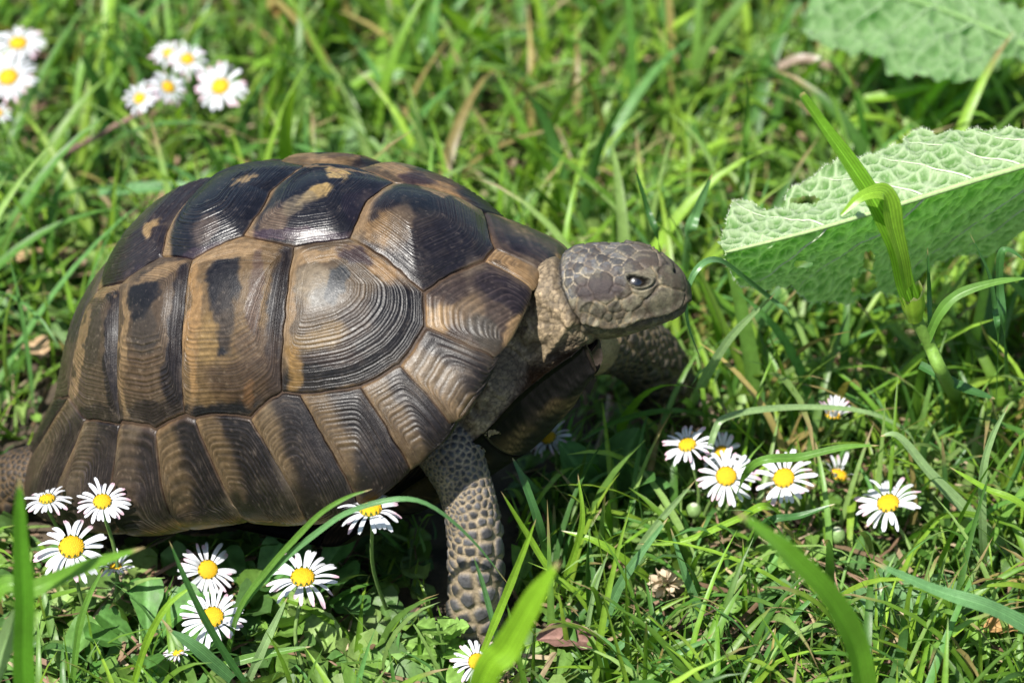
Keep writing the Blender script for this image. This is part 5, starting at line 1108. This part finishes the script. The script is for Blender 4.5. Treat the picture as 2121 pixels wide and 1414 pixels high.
def plant(label, px, py, z0, n, L, kind, colr, seed, el=(.3, .8), toothed=0., stem_h=0., name='leafy_weed'):
    r = np.random.default_rng(seed); b = uz(px, py, z0); b[2] = float(ground_z(b[0:1], b[1:2])[0]); root = empty(name, b); tag(root, label, 'weed', 'leafy weeds in the foreground')
    for k in range(n):
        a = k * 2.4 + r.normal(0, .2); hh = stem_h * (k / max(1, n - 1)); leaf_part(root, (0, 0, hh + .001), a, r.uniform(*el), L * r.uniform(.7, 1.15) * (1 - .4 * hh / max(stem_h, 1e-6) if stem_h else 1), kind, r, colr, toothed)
    if stem_h:
        mb = MB(); V_, F_ = tube(catmull([(0, 0, 0), (.001, 0, stem_h * .6), (-.002, 0, stem_h * 1.25)], 10), np.linspace(.001, .0006, 10), 6); mb.add(V_, tri_fix(F_), np.array((.14, .24, .06))); link('stem', mb.mesh('stem'), M['stem'], root)
plant('small toothed weed with a bud spike at the foot of the front leg', 915, 1325, .012, 11, .019, 2, (.16, .29, .055), 1, (.2, .9), 1., .022)
plant('rosette of broad dark spoon leaves below the small half hidden daisy', 300, 1285, .015, 9, .034, 0, (.075, .19, .035), 2, (.35, 1.1))
plant('rosette of pale soft leaves under the large left daisy', 160, 1250, .012, 9, .028, 0, (.14, .25, .065), 3, (.15, .8))
plant('leafy rosette in the bottom left corner', 90, 1360, .01, 8, .030, 0, (.11, .23, .05), 4, (.15, .7))
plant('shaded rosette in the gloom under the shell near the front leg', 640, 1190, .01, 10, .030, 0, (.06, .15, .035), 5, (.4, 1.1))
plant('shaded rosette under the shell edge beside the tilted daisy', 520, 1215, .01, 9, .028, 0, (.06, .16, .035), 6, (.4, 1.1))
plant('broad grey-green leaf rosette beneath the rightmost daisy', 1890, 1255, .012, 8, .036, 1, (.10, .20, .075), 7, (.2, .9), .5)
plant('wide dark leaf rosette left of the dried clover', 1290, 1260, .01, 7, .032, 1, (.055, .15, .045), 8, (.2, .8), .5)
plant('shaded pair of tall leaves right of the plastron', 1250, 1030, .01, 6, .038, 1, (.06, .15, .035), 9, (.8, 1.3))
plant('rosette of spoon leaves under the daisy cluster', 1560, 1180, .01, 10, .026, 0, (.09, .20, .045), 10, (.2, .9))
plant('small fresh rosette at the bottom right corner', 2060, 1370, .01, 9, .028, 0, (.14, .27, .05), 11, (.2, .8))
plant('toothed pale weed at the bottom centre left of the foot', 800, 1370, .01, 9, .022, 2, (.15, .27, .07), 12, (.1, .7), 1.)

# ------------------------------------------------------------------ twigs and dead leaves
def twig(label, pts, r0, colr, side=()):
    P3 = np.array([uy(*p) for p in pts]); b = P3[0].copy(); C_ = catmull(P3, 26) - b; C_ = C_ + (fbm(C_, 260, 2, 3) - .5)[:, None] * .0016
    root = empty('twig', b); tag(root, label, 'twig'); mb = MB(); V_, F_ = tube(C_, np.linspace(r0, r0 * .55, 26) * (1 + .25 * np.sin(np.arange(26) * 1.9)), 7); mb.add(V_, tri_fix(F_), np.array(colr)); link('stick', mb.mesh('stick'), M['twig'], root)
    for (i, d, L) in side:
        mb = MB(); V_, F_ = tube(catmull([C_[i], C_[i] + np.array(d) * L * .5 + [0, 0, .001], C_[i] + np.array(d) * L], 8), np.linspace(r0 * .5, r0 * .25, 8), 6); mb.add(V_, tri_fix(F_), np.array(colr)); link('side_twig', mb.mesh('side_twig'), M['twig'], root)
twig('thin dark twig lying across the grass at the bottom centre', [(1290, 1390, -.095), (1345, 1342, -.09), (1408, 1302, -.085), (1480, 1262, -.08)], .0009, (.06, .04, .03), [(8, (.3, -.2, -.6), .02), (15, (.5, .5, .4), .012)])
twig('blurred reddish twig lying behind the shell at the upper left', [(130, 322, .24), (190, 288, .245), (260, 250, .25), (325, 212, .255)], .0016, (.20, .12, .10))
def dead(label, px, py, y, L, az, colr, seed, kind=1):
    r = np.random.default_rng(seed); h = uz(px, py, .010); root = empty('dead_leaf', h); tag(root, label, 'dead leaf', 'dead leaves')
    leaf_part(root, (0, 0, 0), az, .1, L, kind, r, colr, .4, .6, M['straw'])
dead('curled purple-brown dead leaf on the soil right of the foot', 1100, 1325, -.083, .030, .1, (.20, .11, .09), 1)
dead('orange-brown dead leaf in the grass at the right edge', 2030, 1310, -.075, .022, .4, (.42, .24, .10), 2)
dead('blurred orange dead leaf in the grass at the top left', 545, 45, .44, .03, .8, (.45, .26, .08), 3, 2)
dead('blurred tan dead leaf in the gap behind the rear shell', 20, 552, .10, .024, 1.2, (.42, .28, .15), 4, 2)
dead('blurred brown dead leaf on the ground left of the shell', 95, 740, .03, .02, 2.2, (.36, .24, .14), 5, 2)
